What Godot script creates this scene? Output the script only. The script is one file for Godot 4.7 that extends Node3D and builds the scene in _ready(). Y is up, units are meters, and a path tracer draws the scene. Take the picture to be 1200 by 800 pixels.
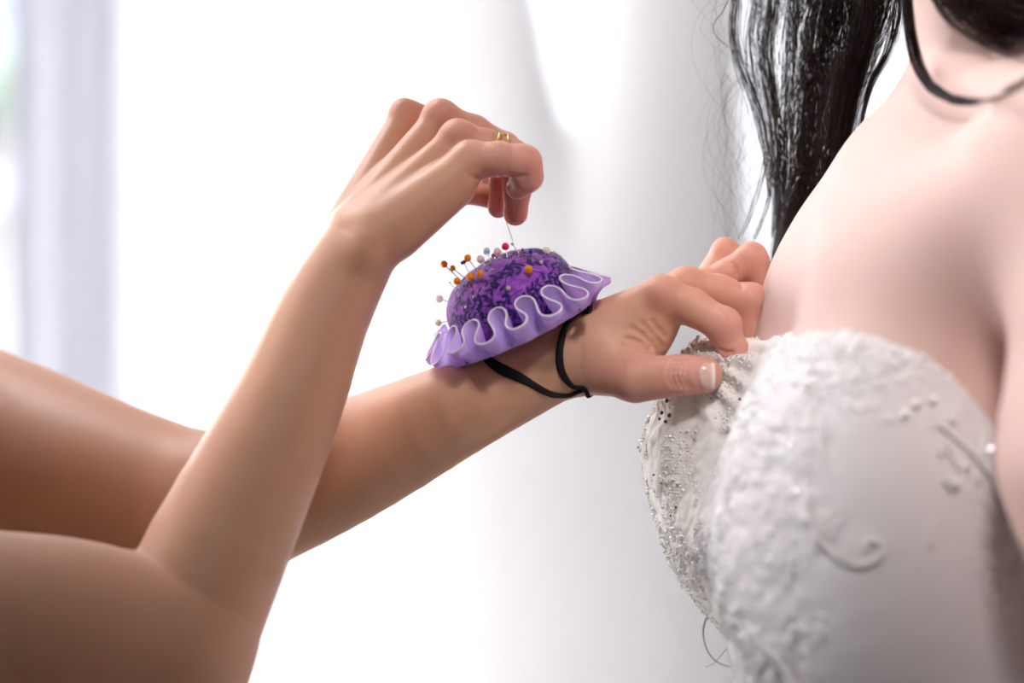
extends Node3D

const EYE := 1.3          # height of the lens above the floor
const DIST := 1.5         # lens to the plane of focus, z = 0
const FOCAL := 3150.0     # focal length in pixels of a 1200 x 800 frame

# ------------------------------------------------------------------ helpers
func at(px: float, py: float, z: float) -> Vector3:
	var s := (DIST - z) / FOCAL
	return Vector3((px - 600.0) * s, EYE + (400.0 - py) * s, z)

func mm(px: float, z: float) -> float:
	return px * (DIST - z) / FOCAL

var taken := {}
func numbered(called: String) -> String:
	if not taken.has(called):
		taken[called] = 0
		return called
	taken[called] += 1
	return "%s_%03d" % [called, taken[called]]

func tag(o: Node, label := "", category := "", group := "", kind := "") -> void:
	if label: o.set_meta("label", label)
	if category: o.set_meta("category", category)
	if group: o.set_meta("group", group)
	if kind: o.set_meta("kind", kind)

func thing(called: String, label: String, category: String, where := Vector3.ZERO, group := "") -> Node3D:
	var o := Node3D.new()
	o.name = numbered(called)
	add_child(o)
	o.position = where
	tag(o, label, category, group)
	return o

# a mesh given in world coordinates, as a child of "parent"
func put(called: String, mesh: Mesh, mat: Material, parent: Node3D = null, where := Transform3D()) -> MeshInstance3D:
	var o := MeshInstance3D.new()
	o.mesh = mesh
	if mat: o.material_override = mat
	if parent == null:
		o.name = numbered(called)
		add_child(o)
		o.transform = where
	else:
		o.name = called
		parent.add_child(o, true)
		o.transform = parent.global_transform.affine_inverse() * where if parent.is_inside_tree() else parent.transform.affine_inverse() * where
	return o

func struct(called: String, mesh: Mesh, mat: Material, where := Transform3D()) -> MeshInstance3D:
	var o := put(called, mesh, mat, null, where)
	o.set_meta("kind", "structure")
	return o

func mat(c: Color, rough := 0.6, spec := 0.5) -> StandardMaterial3D:
	var m := StandardMaterial3D.new()
	m.albedo_color = c
	m.roughness = rough
	m.metallic_specular = spec
	return m

func noise_tex(freq: float, size := 512, oct := 4, type := FastNoiseLite.TYPE_SIMPLEX_SMOOTH, sd := 1) -> NoiseTexture2D:
	var n := FastNoiseLite.new()
	n.noise_type = type
	n.frequency = freq
	n.fractal_octaves = oct
	n.seed = sd
	var t := NoiseTexture2D.new()
	t.width = size
	t.height = size
	t.seamless = true
	t.noise = n
	return t

func bump(m: StandardMaterial3D, tex: Texture2D, cm: float, scale: float) -> void:
	m.heightmap_enabled = true
	m.heightmap_texture = tex
	m.heightmap_scale = cm
	m.uv1_triplanar = true
	m.uv1_scale = Vector3.ONE * scale

# indexed triangles (clockwise fronts) -> ArrayMesh with smooth normals
func build(v: PackedVector3Array, f: PackedInt32Array, col := PackedColorArray(), uv := PackedVector2Array(), given := PackedVector3Array()) -> ArrayMesh:
	var n := given
	if n.is_empty():
		n.resize(v.size())
		for i in range(0, f.size(), 3):
			var a := v[f[i]]
			var c := (a - v[f[i + 2]]).cross(a - v[f[i + 1]])
			n[f[i]] += c
			n[f[i + 1]] += c
			n[f[i + 2]] += c
		for i in n.size():
			n[i] = n[i].normalized()
	var s := []
	s.resize(Mesh.ARRAY_MAX)
	s[Mesh.ARRAY_VERTEX] = v
	s[Mesh.ARRAY_NORMAL] = n
	s[Mesh.ARRAY_INDEX] = f
	if col.size(): s[Mesh.ARRAY_COLOR] = col
	if uv.size(): s[Mesh.ARRAY_TEX_UV] = uv
	var m := ArrayMesh.new()
	m.add_surface_from_arrays(Mesh.PRIMITIVE_TRIANGLES, s)
	return m

# a collector of plain shapes: tubes, spheres, boxes, grids
class Heap:
	var v := PackedVector3Array()
	var f := PackedInt32Array()
	var col := PackedColorArray()
	var tint := Color.WHITE
	func vert(p: Vector3) -> int:
		v.append(p)
		col.append(tint)
		return v.size() - 1
	func quad(a: int, b: int, c: int, d: int) -> void:
		f.append_array(PackedInt32Array([a, b, c, a, c, d]))
	func tube(pts: PackedVector3Array, rad: PackedFloat32Array, sides := 8, flat := 1.0, up := Vector3.ZERO, cap := true) -> void:
		var n := pts.size()
		var t := (pts[1] - pts[0]).normalized()
		var u := up if up != Vector3.ZERO else (Vector3.UP if absf(t.y) < 0.9 else Vector3.RIGHT)
		u = (u - t * u.dot(t)).normalized()
		var base := v.size()
		for i in n:
			t = (pts[mini(i + 1, n - 1)] - pts[maxi(i - 1, 0)]).normalized()
			u = (u - t * u.dot(t)).normalized()
			var w := t.cross(u)
			for s in sides:
				var a := TAU * s / sides
				vert(pts[i] + (u * cos(a) * flat + w * sin(a)) * rad[i])
		for i in n - 1:
			for s in sides:
				var s2 := (s + 1) % sides
				quad(base + i * sides + s, base + i * sides + s2, base + (i + 1) * sides + s2, base + (i + 1) * sides + s)
		if cap:
			var a := vert(pts[0])
			var b := vert(pts[n - 1])
			for s in sides:
				var s2 := (s + 1) % sides
				f.append_array(PackedInt32Array([a, base + s2, base + s, b, base + (n - 1) * sides + s, base + (n - 1) * sides + s2]))
	func ball(c: Vector3, r: float, seg := 10, squash := Vector3.ONE, bs := Basis()) -> void:
		var base := v.size()
		var rings := seg / 2
		for i in rings + 1:
			var th := PI * i / rings
			for s in seg:
				var a := TAU * s / seg
				vert(c + bs * (Vector3(sin(th) * cos(a), cos(th), sin(th) * sin(a)) * squash * r))
		for i in rings:
			for s in seg:
				var s2 := (s + 1) % seg
				quad(base + i * seg + s, base + i * seg + s2, base + (i + 1) * seg + s2, base + (i + 1) * seg + s)
	func box(lo: Vector3, hi: Vector3, tr := Transform3D()) -> void:
		for ax in 3:
			for sg in 2:
				var q := []
				for k in 4:
					var uu := 1.0 if k == 1 or k == 2 else 0.0
					var vv := 1.0 if k >= 2 else 0.0
					var p := Vector3()
					p[ax] = hi[ax] if sg else lo[ax]
					var a1 := (ax + 1) % 3
					var a2 := (ax + 2) % 3
					p[a1] = lerpf(lo[a1], hi[a1], uu)
					p[a2] = lerpf(lo[a2], hi[a2], vv)
					q.append(vert(tr * p))
				if sg: quad(q[0], q[3], q[2], q[1])
				else: quad(q[0], q[1], q[2], q[3])

# ------------------------------------------------------------------ distance field: tapered capsules and ellipsoids, joined smoothly
class Field:
	var A := PackedVector3Array()
	var AB := PackedVector3Array()
	var IL := PackedFloat32Array()
	var RA := PackedFloat32Array()
	var RD := PackedFloat32Array()
	var G := PackedInt32Array()
	var K := PackedFloat32Array()
	var T := PackedColorArray()
	var E: Array = []               # null, or [inverse transform, radii] of an ellipsoid
	var GK := {}                    # group -> how softly it joins the body
	var order := PackedInt32Array()
	const CUT := 1000
	var kmax := 0.0
	var trim = null

	func cap(a: Vector3, ra: float, b: Vector3, rb: float, k: float, tint: Color, g := 0) -> void:
		A.append(a)
		AB.append(b - a)
		IL.append(1.0 / maxf((b - a).length_squared(), 1e-12))
		RA.append(ra)
		RD.append(rb - ra)
		add_rest(k, tint, g, null)
	func ell(c: Vector3, r: Vector3, bs: Basis, k: float, tint: Color, g := 0) -> void:
		A.append(c)
		AB.append(Vector3.ZERO)
		IL.append(0.0)
		RA.append(0.0)
		RD.append(0.0)
		add_rest(k, tint, g, [Transform3D(bs, c).affine_inverse(), r])
	func add_rest(k: float, tint: Color, g: int, e) -> void:
		K.append(k)
		T.append(tint)
		G.append(g)
		E.append(e)
		kmax = maxf(kmax, k)
		if g != 0 and g != CUT and not GK.has(g): GK[g] = k
		order.clear()
	func all() -> PackedInt32Array:
		if order.is_empty():
			var l := range(A.size())
			l.sort_custom(func(a, b): return G[a] < G[b] or (G[a] == G[b] and a < b))
			order = PackedInt32Array(l)
		return order
	func prim(i: int, p: Vector3) -> float:
		if E[i] == null:
			var q := p - A[i]
			var t := clampf(q.dot(AB[i]) * IL[i], 0.0, 1.0)
			return (q - AB[i] * t).length() - RA[i] - RD[i] * t
		var l: Vector3 = E[i][0] * p
		var r: Vector3 = E[i][1]
		var a := l / r
		var k0 := a.length()
		return k0 * (k0 - 1.0) / maxf((a / r).length(), 1e-6)
	func dist(p: Vector3, list: PackedInt32Array) -> float:
		var body := 1e3
		var best := 1e3
		var cur := 1e3
		var cg := 0
		for i in list:
			var g := G[i]
			if g != cg:
				if cg == 0: body = cur
				elif cg != CUT:
					var kk: float = GK[cg]
					var hh := maxf(kk - absf(body - cur), 0.0)
					best = minf(best, minf(body, cur) - hh * hh / (4.0 * kk))
				cg = g
				cur = minf(best, body) if g == CUT else 1e3
			var d: float
			if E[i] == null:
				var q := p - A[i]
				var ab := AB[i]
				var t := clampf(q.dot(ab) * IL[i], 0.0, 1.0)
				d = (q - ab * t).length() - RA[i] - RD[i] * t
			else:
				d = prim(i, p)
			var k := K[i]
			if g == CUT:
				d = -d
				var h2 := maxf(k - absf(cur - d), 0.0)
				cur = maxf(cur, d) + h2 * h2 / (4.0 * k)
			else:
				var h := maxf(k - absf(cur - d), 0.0)
				cur = minf(cur, d) - h * h / (4.0 * k)
		if cg == 0: best = cur
		elif cg == CUT: best = cur
		else:
			var kk: float = GK[cg]
			var hh := maxf(kk - absf(body - cur), 0.0)
			best = minf(best, minf(body, cur) - hh * hh / (4.0 * kk))
			best = minf(best, body)
		return best
	func d_all(p: Vector3) -> float:
		var d := dist(p, all())
		return trim.call(p, d) if trim != null else d
	func grad(p: Vector3) -> Vector3:
		var e := 0.0006
		var l := all()
		return Vector3(dist(p + Vector3(e, 0, 0), l) - dist(p - Vector3(e, 0, 0), l), dist(p + Vector3(0, e, 0), l) - dist(p - Vector3(0, e, 0), l), dist(p + Vector3(0, 0, e), l) - dist(p - Vector3(0, 0, e), l)).normalized()
	func march(o: Vector3, dir: Vector3, t0 := 0.8, t1 := 2.2) -> Vector3:
		var t := t0
		for s in 120:
			var d := d_all(o + dir * t)
			if d < 0.00015: return o + dir * t
			t += maxf(d * 0.85, 0.0001)
			if t > t1: break
		return Vector3.INF
	func settle(p: Vector3, off := 0.0) -> Vector3:
		for s in 8:
			p -= grad(p) * (d_all(p) - off)
		return p
	func tint(p: Vector3, list: PackedInt32Array) -> Color:
		var lo := 1e3
		var ds := PackedFloat32Array()
		for i in list:
			var d := prim(i, p) if G[i] != CUT else 1e3
			ds.append(d)
			lo = minf(lo, d)
		var c := Color(0, 0, 0, 0)
		var w := 0.0
		var n := 0
		for i in list:
			if ds[n] < lo + 0.03:
				var x := exp(-(ds[n] - lo) / 0.005)
				c += T[i] * x
				w += x
			n += 1
		c = c / w
		return Color(c.r, c.g, c.b, 1.0)

	# surface nets over a box; "keep" drops cells (their centres) that another grid meshes
	func mesh(lo: Vector3, hi: Vector3, h: float, V: PackedVector3Array, C: PackedColorArray, F: PackedInt32Array, keep = null) -> void:
		var B := 8
		var nb := Vector3i(((hi - lo) / (h * B)).ceil())
		var nx := nb.x * B + 1
		var ny := nb.y * B + 1
		var nz := nb.z * B + 1
		var cell := PackedInt32Array()
		cell.resize(nx * ny * nz)
		cell.fill(-1)
		var edges := PackedInt32Array()
		var hd := h * B * 0.5 * sqrt(3.0)
		var full := all()
		var val := PackedFloat32Array()
		var m := B + 1
		val.resize(m * m * m)
		var trimmed: bool = trim != null
		for bz in nb.z:
			for by in nb.y:
				for bx in nb.x:
					var o := lo + Vector3(bx, by, bz) * (h * B)
					var c := o + Vector3.ONE * (h * B * 0.5)
					var dc := d_all(c)
					if absf(dc) > hd * 1.25: continue
					var raw := 1e3
					var pd := PackedFloat32Array()
					for i in full:
						var d := prim(i, c)
						pd.append(d)
						if G[i] != CUT: raw = minf(raw, d)
					var list := PackedInt32Array()
					for n in full.size():
						var i := full[n]
						if G[i] == CUT:
							if pd[n] < hd + K[i]: list.append(i)
						elif pd[n] < raw + 2.0 * hd + kmax: list.append(i)
					var q := 0
					for z in m:
						for y in m:
							for x in m:
								var p := o + Vector3(x, y, z) * h
								var d := dist(p, list)
								if trimmed: d = trim.call(p, d)
								val[q] = d
								q += 1
					for z in B:
						for y in B:
							for x in B:
								var b := (z * m + y) * m + x
								var v0 := val[b]
								var v1 := val[b + 1]
								var v2 := val[b + m]
								var v3 := val[b + m + 1]
								var v4 := val[b + m * m]
								var v5 := val[b + m * m + 1]
								var v6 := val[b + m * m + m]
								var v7 := val[b + m * m + m + 1]
								var mask := int(v0 < 0.0) + int(v1 < 0.0) + int(v2 < 0.0) + int(v3 < 0.0) + int(v4 < 0.0) + int(v5 < 0.0) + int(v6 < 0.0) + int(v7 < 0.0)
								if mask == 0 or mask == 8: continue
								var s := Vector3.ZERO
								var cnt := 0.0
								if (v0 < 0.0) != (v1 < 0.0): s += Vector3(v0 / (v0 - v1), 0, 0); cnt += 1.0
								if (v2 < 0.0) != (v3 < 0.0): s += Vector3(v2 / (v2 - v3), 1, 0); cnt += 1.0
								if (v4 < 0.0) != (v5 < 0.0): s += Vector3(v4 / (v4 - v5), 0, 1); cnt += 1.0
								if (v6 < 0.0) != (v7 < 0.0): s += Vector3(v6 / (v6 - v7), 1, 1); cnt += 1.0
								if (v0 < 0.0) != (v2 < 0.0): s += Vector3(0, v0 / (v0 - v2), 0); cnt += 1.0
								if (v1 < 0.0) != (v3 < 0.0): s += Vector3(1, v1 / (v1 - v3), 0); cnt += 1.0
								if (v4 < 0.0) != (v6 < 0.0): s += Vector3(0, v4 / (v4 - v6), 1); cnt += 1.0
								if (v5 < 0.0) != (v7 < 0.0): s += Vector3(1, v5 / (v5 - v7), 1); cnt += 1.0
								if (v0 < 0.0) != (v4 < 0.0): s += Vector3(0, 0, v0 / (v0 - v4)); cnt += 1.0
								if (v1 < 0.0) != (v5 < 0.0): s += Vector3(1, 0, v1 / (v1 - v5)); cnt += 1.0
								if (v2 < 0.0) != (v6 < 0.0): s += Vector3(0, 1, v2 / (v2 - v6)); cnt += 1.0
								if (v3 < 0.0) != (v7 < 0.0): s += Vector3(1, 1, v3 / (v3 - v7)); cnt += 1.0
								var p := o + (Vector3(x, y, z) + s / cnt) * h
								var id := ((bz * B + z) * ny + by * B + y) * nx + bx * B + x
								cell[id] = V.size()
								V.append(p)
								C.append(tint(p, list))
								var sg := int(v0 < 0.0)
								if sg != int(v1 < 0.0): edges.append_array(PackedInt32Array([id, 0, sg]))
								if sg != int(v2 < 0.0): edges.append_array(PackedInt32Array([id, 1, sg]))
								if sg != int(v4 < 0.0): edges.append_array(PackedInt32Array([id, 2, sg]))
		var step := [1, nx, nx * ny]
		var keeping: bool = keep != null
		for e in range(0, edges.size(), 3):
			var id := edges[e]
			var ax := edges[e + 1]
			var u: int = step[(ax + 1) % 3]
			var w: int = step[(ax + 2) % 3]
			if id - u - w < 0: continue
			var a := cell[id]
			var b := cell[id - u]
			var c := cell[id - u - w]
			var d := cell[id - w]
			if a < 0 or b < 0 or c < 0 or d < 0: continue
			if keeping and not keep.call((V[a] + V[c]) * 0.5): continue
			if edges[e + 2]: F.append_array(PackedInt32Array([a, d, c, a, c, b]))
			else: F.append_array(PackedInt32Array([a, b, c, a, c, d]))

# drop vertices no face uses
func tidy(V: PackedVector3Array, C: PackedColorArray, F: PackedInt32Array) -> Array:
	var to := PackedInt32Array()
	to.resize(V.size())
	to.fill(-1)
	var v2 := PackedVector3Array()
	var c2 := PackedColorArray()
	for i in F.size():
		var k := F[i]
		if to[k] < 0:
			to[k] = v2.size()
			v2.append(V[k])
			c2.append(C[k])
		F[i] = to[k]
	return [v2, c2, F]

func ray(px: float, py: float) -> Vector3:
	return Vector3((px - 600.0) / FOCAL, (400.0 - py) / FOCAL, -1.0).normalized()

func hit(field: Field, px: float, py: float) -> Vector3:
	return field.march(Vector3(0, EYE, DIST), ray(px, py))

# ------------------------------------------------------------------ people
const TAN := Color(0.63, 0.33, 0.21)
const ROSE := Color(0.68, 0.32, 0.255)
const KNUCK := Color(0.67, 0.33, 0.25)
const FAIR := Color(0.67, 0.45, 0.395)
const FAIRPINK := Color(0.70, 0.42, 0.34)

func bone(f: Field, a: Array, b: Array, k: float, t: Color, g := 0) -> void:
	var za: float = a[2]
	var zb: float = b[2]
	f.cap(at(a[0], a[1], za), mm(a[3], za), at(b[0], b[1], zb), mm(b[3], zb), mm(k, za), t, g)

# a limb through several rings [px, py, z, r], rounded as a curve
func limb(f: Field, pts: Array, k: float, t: Color, g := 0, sub := 3, soft := .4) -> void:
	var c := []
	var n := pts.size()
	for i in n - 1:
		for s in sub:
			var u := float(s) / sub
			var q := []
			for m in 4:
				var p0: float = pts[maxi(i - 1, 0)][m]
				var p1: float = pts[i][m]
				var p2: float = pts[i + 1][m]
				var p3: float = pts[mini(i + 2, n - 1)][m]
				q.append(.5 * (2.0 * p1 + (p2 - p0) * u + (2.0 * p0 - 5.0 * p1 + 4.0 * p2 - p3) * u * u + (3.0 * p1 - p0 - 3.0 * p2 + p3) * u * u * u))
			c.append(q)
	c.append(pts[n - 1])
	for i in c.size() - 1:
		bone(f, c[i], c[i + 1], k if i == 0 else soft, t, g)

func chain(f: Field, pts: Array, k: float, tints: Array, g: int, join: float) -> void:
	f.GK[g] = mm(join, pts[0][2])
	for i in pts.size() - 1:
		bone(f, pts[i], pts[i + 1], k, tints[mini(i, tints.size() - 1)], g)

# thin furrows pressed into the skin along lines seen on it
func furrow(f: Field, line: Array, r: float, sink: float, k: float) -> void:
	var prev := Vector3.INF
	var todo := []
	for p in line:
		var h := hit(f, p[0], p[1])
		if h == Vector3.INF: continue
		h += f.grad(h) * (mm(r, h.z) - mm(sink, h.z))
		if prev != Vector3.INF: todo.append([prev, h, mm(r, h.z)])
		prev = h
	for t in todo: f.cap(t[0], t[2], t[1], t[2], mm(k, t[0].z), TAN, Field.CUT)

func helper_field() -> Field:
	var f := Field.new()
	var F3 := [KNUCK, KNUCK, ROSE]
	# --- near (right) arm, raised, reaching over the cushion
	limb(f, [[-370, 700, .15, 120], [-60, 735, .125, 116], [90, 746, .112, 110], [192, 762, .10, 92]], 4, TAN, 0, 6, 9.0)
	limb(f, [[206, 760, .10, 90], [252, 650, .085, 84], [333, 482, .06, 66], [378, 372, .04, 55], [424, 288, .03, 45]], 34, TAN)
	bone(f, [428, 292, .048, 22], [432, 286, .048, 20], 22, TAN)              # knob of the wrist bone
	# back of the hand: one ray to each knuckle, fleshy outer edge, thumb side
	bone(f, [410, 268, .015, 31], [474, 134, -.028, 15], 14, TAN)
	bone(f, [418, 268, .026, 31], [514, 137, -.010, 15.5], 8, TAN)
	bone(f, [428, 270, .034, 31], [534, 160, .010, 15], 8, TAN)
	bone(f, [440, 274, .038, 32], [551, 187, .026, 17], 9, TAN)
	bone(f, [466, 272, .034, 31], [532, 218, .028, 26], 20, TAN)
	bone(f, [440, 262, .0, 34], [510, 200, -.018, 32], 24, TAN)
	bone(f, [516, 134, -.007, 15], [518, 133, -.006, 15], 10, KNUCK)
	bone(f, [537, 157, .014, 14], [539, 156, .014, 14], 10, KNUCK)
	chain(f, [[551, 187, .026, 22], [584, 186, .030, 19.5], [613, 190, .030, 17.5], [617, 208, .026, 16.5], [607, 220, .018, 14]], 8, F3, 1, 16)
	bone(f, [611, 188, .030, 18], [615, 190, .030, 18], 8, ROSE, 1)
	bone(f, [614, 191, .030, 18.5], [619, 205, .027, 16.5], 8, ROSE, 1)
	chain(f, [[535, 160, .010, 18], [570, 169, .010, 17], [602, 181, .006, 16.5], [606, 222, .002, 15.5], [604, 250, -.002, 14.5]], 8, [KNUCK, KNUCK, KNUCK, ROSE], 2, 14)
	chain(f, [[515, 137, -.010, 18], [556, 153, -.014, 17], [592, 172, -.018, 16], [589, 212, -.018, 14.5], [584, 243, -.018, 12.5]], 8, [KNUCK, KNUCK, KNUCK, ROSE], 3, 14)
	chain(f, [[474, 134, -.028, 17], [520, 145, -.040, 16], [566, 158, -.046, 15], [578, 205, -.044, 13.5], [583, 236, -.036, 11.5]], 8, [KNUCK, KNUCK, KNUCK, ROSE], 4, 14)
	chain(f, [[448, 250, -.02, 26], [505, 226, -.045, 20], [545, 222, -.045, 16], [573, 232, -.032, 12]], 8, [TAN, KNUCK, ROSE], 5, 20)
	# --- far (left) arm, wearing the cushion on its wrist
	limb(f, [[-260, 445, -.20, 128], [0, 532, -.13, 112], [120, 572, -.09, 100], [240, 605, -.06, 90]], 4, TAN, 0, 6, 9.0)
	limb(f, [[250, 605, -.06, 84], [345, 568, -.045, 77], [430, 530, -.02, 69], [530, 482, 0, 56], [610, 444, 0, 48], [676, 410, 0, 45]], 34, TAN)
	# palm
	bone(f, [676, 406, 0, 43], [774, 347, .012, 22], 16, TAN)
	bone(f, [680, 404, -.008, 40], [804, 337, -.008, 22], 12, TAN)
	bone(f, [684, 404, -.016, 38], [820, 335, -.026, 19], 12, TAN)
	bone(f, [684, 408, -.024, 36], [826, 336, -.044, 18], 12, TAN)
	bone(f, [686, 422, .004, 40], [746, 442, .024, 26], 18, KNUCK)
	bone(f, [716, 410, .006, 40], [752, 388, .006, 30], 20, TAN)
	bone(f, [745, 420, .012, 26], [772, 378, .006, 24], 20, TAN)
	bone(f, [776, 344, .018, 17], [778, 343, .018, 17], 10, ROSE)
	bone(f, [804, 333, -.004, 16], [806, 332, -.004, 16], 10, ROSE)
	chain(f, [[744, 443, .026, 26], [772, 442, .030, 23], [797, 439, .034, 22], [824, 439, .034, 22.5]], 10, [KNUCK, KNUCK, ROSE], 6, 16)
	chain(f, [[776, 346, .012, 22], [812, 360, .018, 21], [847, 381, .024, 20], [859, 412, .020, 18], [862, 432, .014, 15]], 8, [TAN, KNUCK, KNUCK, ROSE], 7, 14)
	bone(f, [850, 377, .027, 16], [852, 378, .027, 16], 8, ROSE, 7)
	chain(f, [[804, 337, -.008, 21], [842, 343, -.006, 20.5], [879, 354, -.004, 20], [884, 392, -.004, 18.5], [880, 415, -.004, 16]], 8, [TAN, KNUCK, KNUCK, ROSE], 8, 14)
	bone(f, [882, 350, -.002, 17], [884, 352, -.002, 17], 8, ROSE, 8)
	chain(f, [[822, 337, -.028, 18], [852, 322, -.028, 17.5], [881, 302, -.028, 17.5], [898, 338, -.028, 17.5], [894, 366, -.024, 15]], 8, [KNUCK, KNUCK, KNUCK, ROSE], 9, 12)
	chain(f, [[826, 334, -.044, 16], [838, 315, -.050, 15], [850, 295, -.052, 15.5], [882, 322, -.052, 15], [888, 345, -.05, 13]], 8, [KNUCK], 10, 12)
	# the rest of her, outside the picture: shoulders, trunk, neck and head
	var S1 := at(-370, 700, .15)
	var S2 := at(-260, 445, -.20)
	f.cap(S1, .058, S2, .056, .05, TAN)
	f.ell(Vector3(-.49, EYE - .24, -.03), Vector3(.10, .22, .155), Basis(), .06, TAN)
	f.ell(Vector3(-.50, EYE - .48, -.03), Vector3(.10, .17, .15), Basis(), .06, TAN)
	f.cap(Vector3(-.455, EYE - .06, -.03), .055, Vector3(-.425, EYE + .07, -.03), .05, .04, TAN)
	f.ell(Vector3(-.425, EYE + .19, -.03), Vector3(.095, .115, .076), Basis(), .03, TAN)
	f.ell(Vector3(-.385, EYE + .12, -.03), Vector3(.055, .065, .058), Basis(), .03, TAN)
	f.cap(Vector3(-.336, EYE + .19, -.03), .006, Vector3(-.322, EYE + .155, -.03), .012, .012, TAN)
	f.cap(Vector3(-.335, EYE + .12, -.045), .008, Vector3(-.335, EYE + .12, -.015), .008, .01, ROSE)
	for sd in [-1.0, 1.0]:
		f.ell(Vector3(-.43, EYE + .17, -.03 + sd * .076), Vector3(.022, .034, .010), Basis(), .008, TAN)
		f.cap(Vector3(-.336, EYE + .195, -.03 + sd * .03), .011, Vector3(-.338, EYE + .195, -.03 + sd * .034), .011, .008, TAN)
	f.all()
	return f

func helper_details(f: Field) -> void:
	# folds over the thumb joint, in the web of the thumb and at the finger bends
	for x in [[785, 1.1], [790, 1.7], [796, 1.9], [802, 1.6], [807, 1.0]]:
		furrow(f, [[x[0] + 3, 421], [x[0] - 1, 427], [x[0] - 3, 434], [x[0] - 3, 442], [x[0], 449], [x[0] + 4, 455]], 1.9, x[1] * 1.7, 2)
	furrow(f, [[736, 396], [748, 400], [760, 408], [770, 415], [778, 416]], 1.9, 1.8 * 1.35, 5)
	furrow(f, [[740, 384], [752, 391], [764, 401], [774, 411]], 1.9, 1.9 * 1.35, 5)
	furrow(f, [[752, 379], [762, 388], [772, 399], [778, 407]], 1.8, 1.6 * 1.35, 5)
	furrow(f, [[764, 376], [772, 386], [780, 394]], 1.9, 1.9 * 1.35, 5)
	furrow(f, [[732, 404], [744, 408], [756, 413]], 1.6, 1.2 * 1.35, 5)
	furrow(f, [[842, 408], [849, 413], [858, 412]], 1.8, 1.6 * 1.7, 3)
	furrow(f, [[846, 362], [852, 366], [856, 373]], 1.5, .9 * 1.7, 3)
	furrow(f, [[862, 322], [868, 330], [870, 338]], 1.6, 1.1 * 1.7, 3)
	furrow(f, [[858, 308], [862, 314], [865, 322]], 1.6, 1.1 * 1.7, 3)
	furrow(f, [[548, 204], [556, 208], [565, 212]], 1.6, 1.4, 3)
	furrow(f, [[598, 204], [606, 207], [615, 206]], 1.7, 1.8, 3)

func skin(c := Color.WHITE, rough := .44) -> StandardMaterial3D:
	var m := mat(c, rough, 0.42)
	m.vertex_color_use_as_albedo = true
	m.subsurf_scatter_enabled = true
	m.subsurf_scatter_strength = 0.2
	bump(m, skin_grain, 0.012, 38.0)
	return m

var skin_grain: Texture2D
var helper: Field
var bride: Field
var dress: Field
var bride_frame := Transform3D()

func blob(g: Field, h: float) -> ArrayMesh:
	var lo := Vector3.ONE * 1e3
	var hi := -lo
	for i in g.A.size():
		var r := maxf(g.RA[i], g.RA[i] + g.RD[i])
		if g.E[i] != null: r = maxf(maxf(g.E[i][1].x, g.E[i][1].y), g.E[i][1].z)
		for p in [g.A[i], g.A[i] + g.AB[i]]:
			lo = lo.min(p - Vector3.ONE * r)
			hi = hi.max(p + Vector3.ONE * r)
	var V := PackedVector3Array()
	var C := PackedColorArray()
	var F := PackedInt32Array()
	g.mesh(lo - Vector3.ONE * 2.0 * h, hi + Vector3.ONE * 2.0 * h, h, V, C, F)
	return build(V, F)

func make_helper() -> void:
	helper = helper_field()
	helper_details(helper)
	var V := PackedVector3Array()
	var C := PackedColorArray()
	var F := PackedInt32Array()
	# what the lens sees on a fine grid, the rest of her on a coarser one
	helper.mesh(Vector3(-.105, EYE + .045, -.075), Vector3(.03, EYE + .145, .075), .0009, V, C, F, func(p: Vector3): return p.y > EYE + .055)
	helper.mesh(Vector3(.030, EYE - .040, -.075), Vector3(.155, EYE + .072, .055), .0009, V, C, F, func(p: Vector3): return p.x > .0385)
	helper.mesh(Vector3(-.335, EYE - .235, -.16), Vector3(.045, EYE + .075, .17), .002, V, C, F, func(p: Vector3): return p.x > -.32 and p.x <= .0392 and (p.y <= EYE + .0557 or p.x > .02))
	helper.mesh(Vector3(-.80, EYE - .70, -.40), Vector3(-.29, EYE + .36, .30), .006, V, C, F, func(p: Vector3): return p.x < -.317 or p.y > EYE + .06)
	var r := tidy(V, C, F)
	var who := thing("person", "person with bare arms reaching from the left, wearing the pincushion and pinching the gown", "person")
	put("body", build(r[0], r[2], r[1]), skin(), who)
	nail(who, 828.5, 440, 9.5, 15)
	var g := Field.new()
	g.ell(Vector3(-.495, EYE - .25, -.03), Vector3(.106, .19, .15), Basis(), .05, TAN)
	g.ell(Vector3(-.50, EYE - .50, -.03), Vector3(.118, .20, .165), Basis(), .05, TAN)
	var blouse := mat(Color(.16, .15, .17), .85, .3)
	put("blouse", blob(g, .008), blouse, who)
	g = Field.new()
	for sd in [-1.0, 1.0]:
		g.cap(Vector3(-.51, EYE - .66, -.03 + sd * .07), .10, Vector3(-.50, .5, -.03 + sd * .09), .07, .05, TAN)
		g.cap(Vector3(-.50, .5, -.03 + sd * .09), .07, Vector3(-.53, .06, -.03 + sd * .09), .055, .02, TAN)
	put("trousers", blob(g, .012), mat(Color(.13, .13, .15), .9, .3), who)
	g = Field.new()
	g.ell(Vector3(-.445, EYE + .21, -.03), Vector3(.095, .115, .088), Basis(), .03, TAN)
	g.ell(Vector3(-.555, EYE + .22, -.03), Vector3(.045, .045, .045), Basis(), .02, TAN)
	put("hair", blob(g, .006), mat(Color8(52, 36, 28), .45, .5), who)


# the bride's own axes: x towards her front, y up, z to her left (towards the lens)
func own(fwd: float, up: float, left: float) -> Vector3:
	return bride_frame * Vector3(fwd, up, left)

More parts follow.
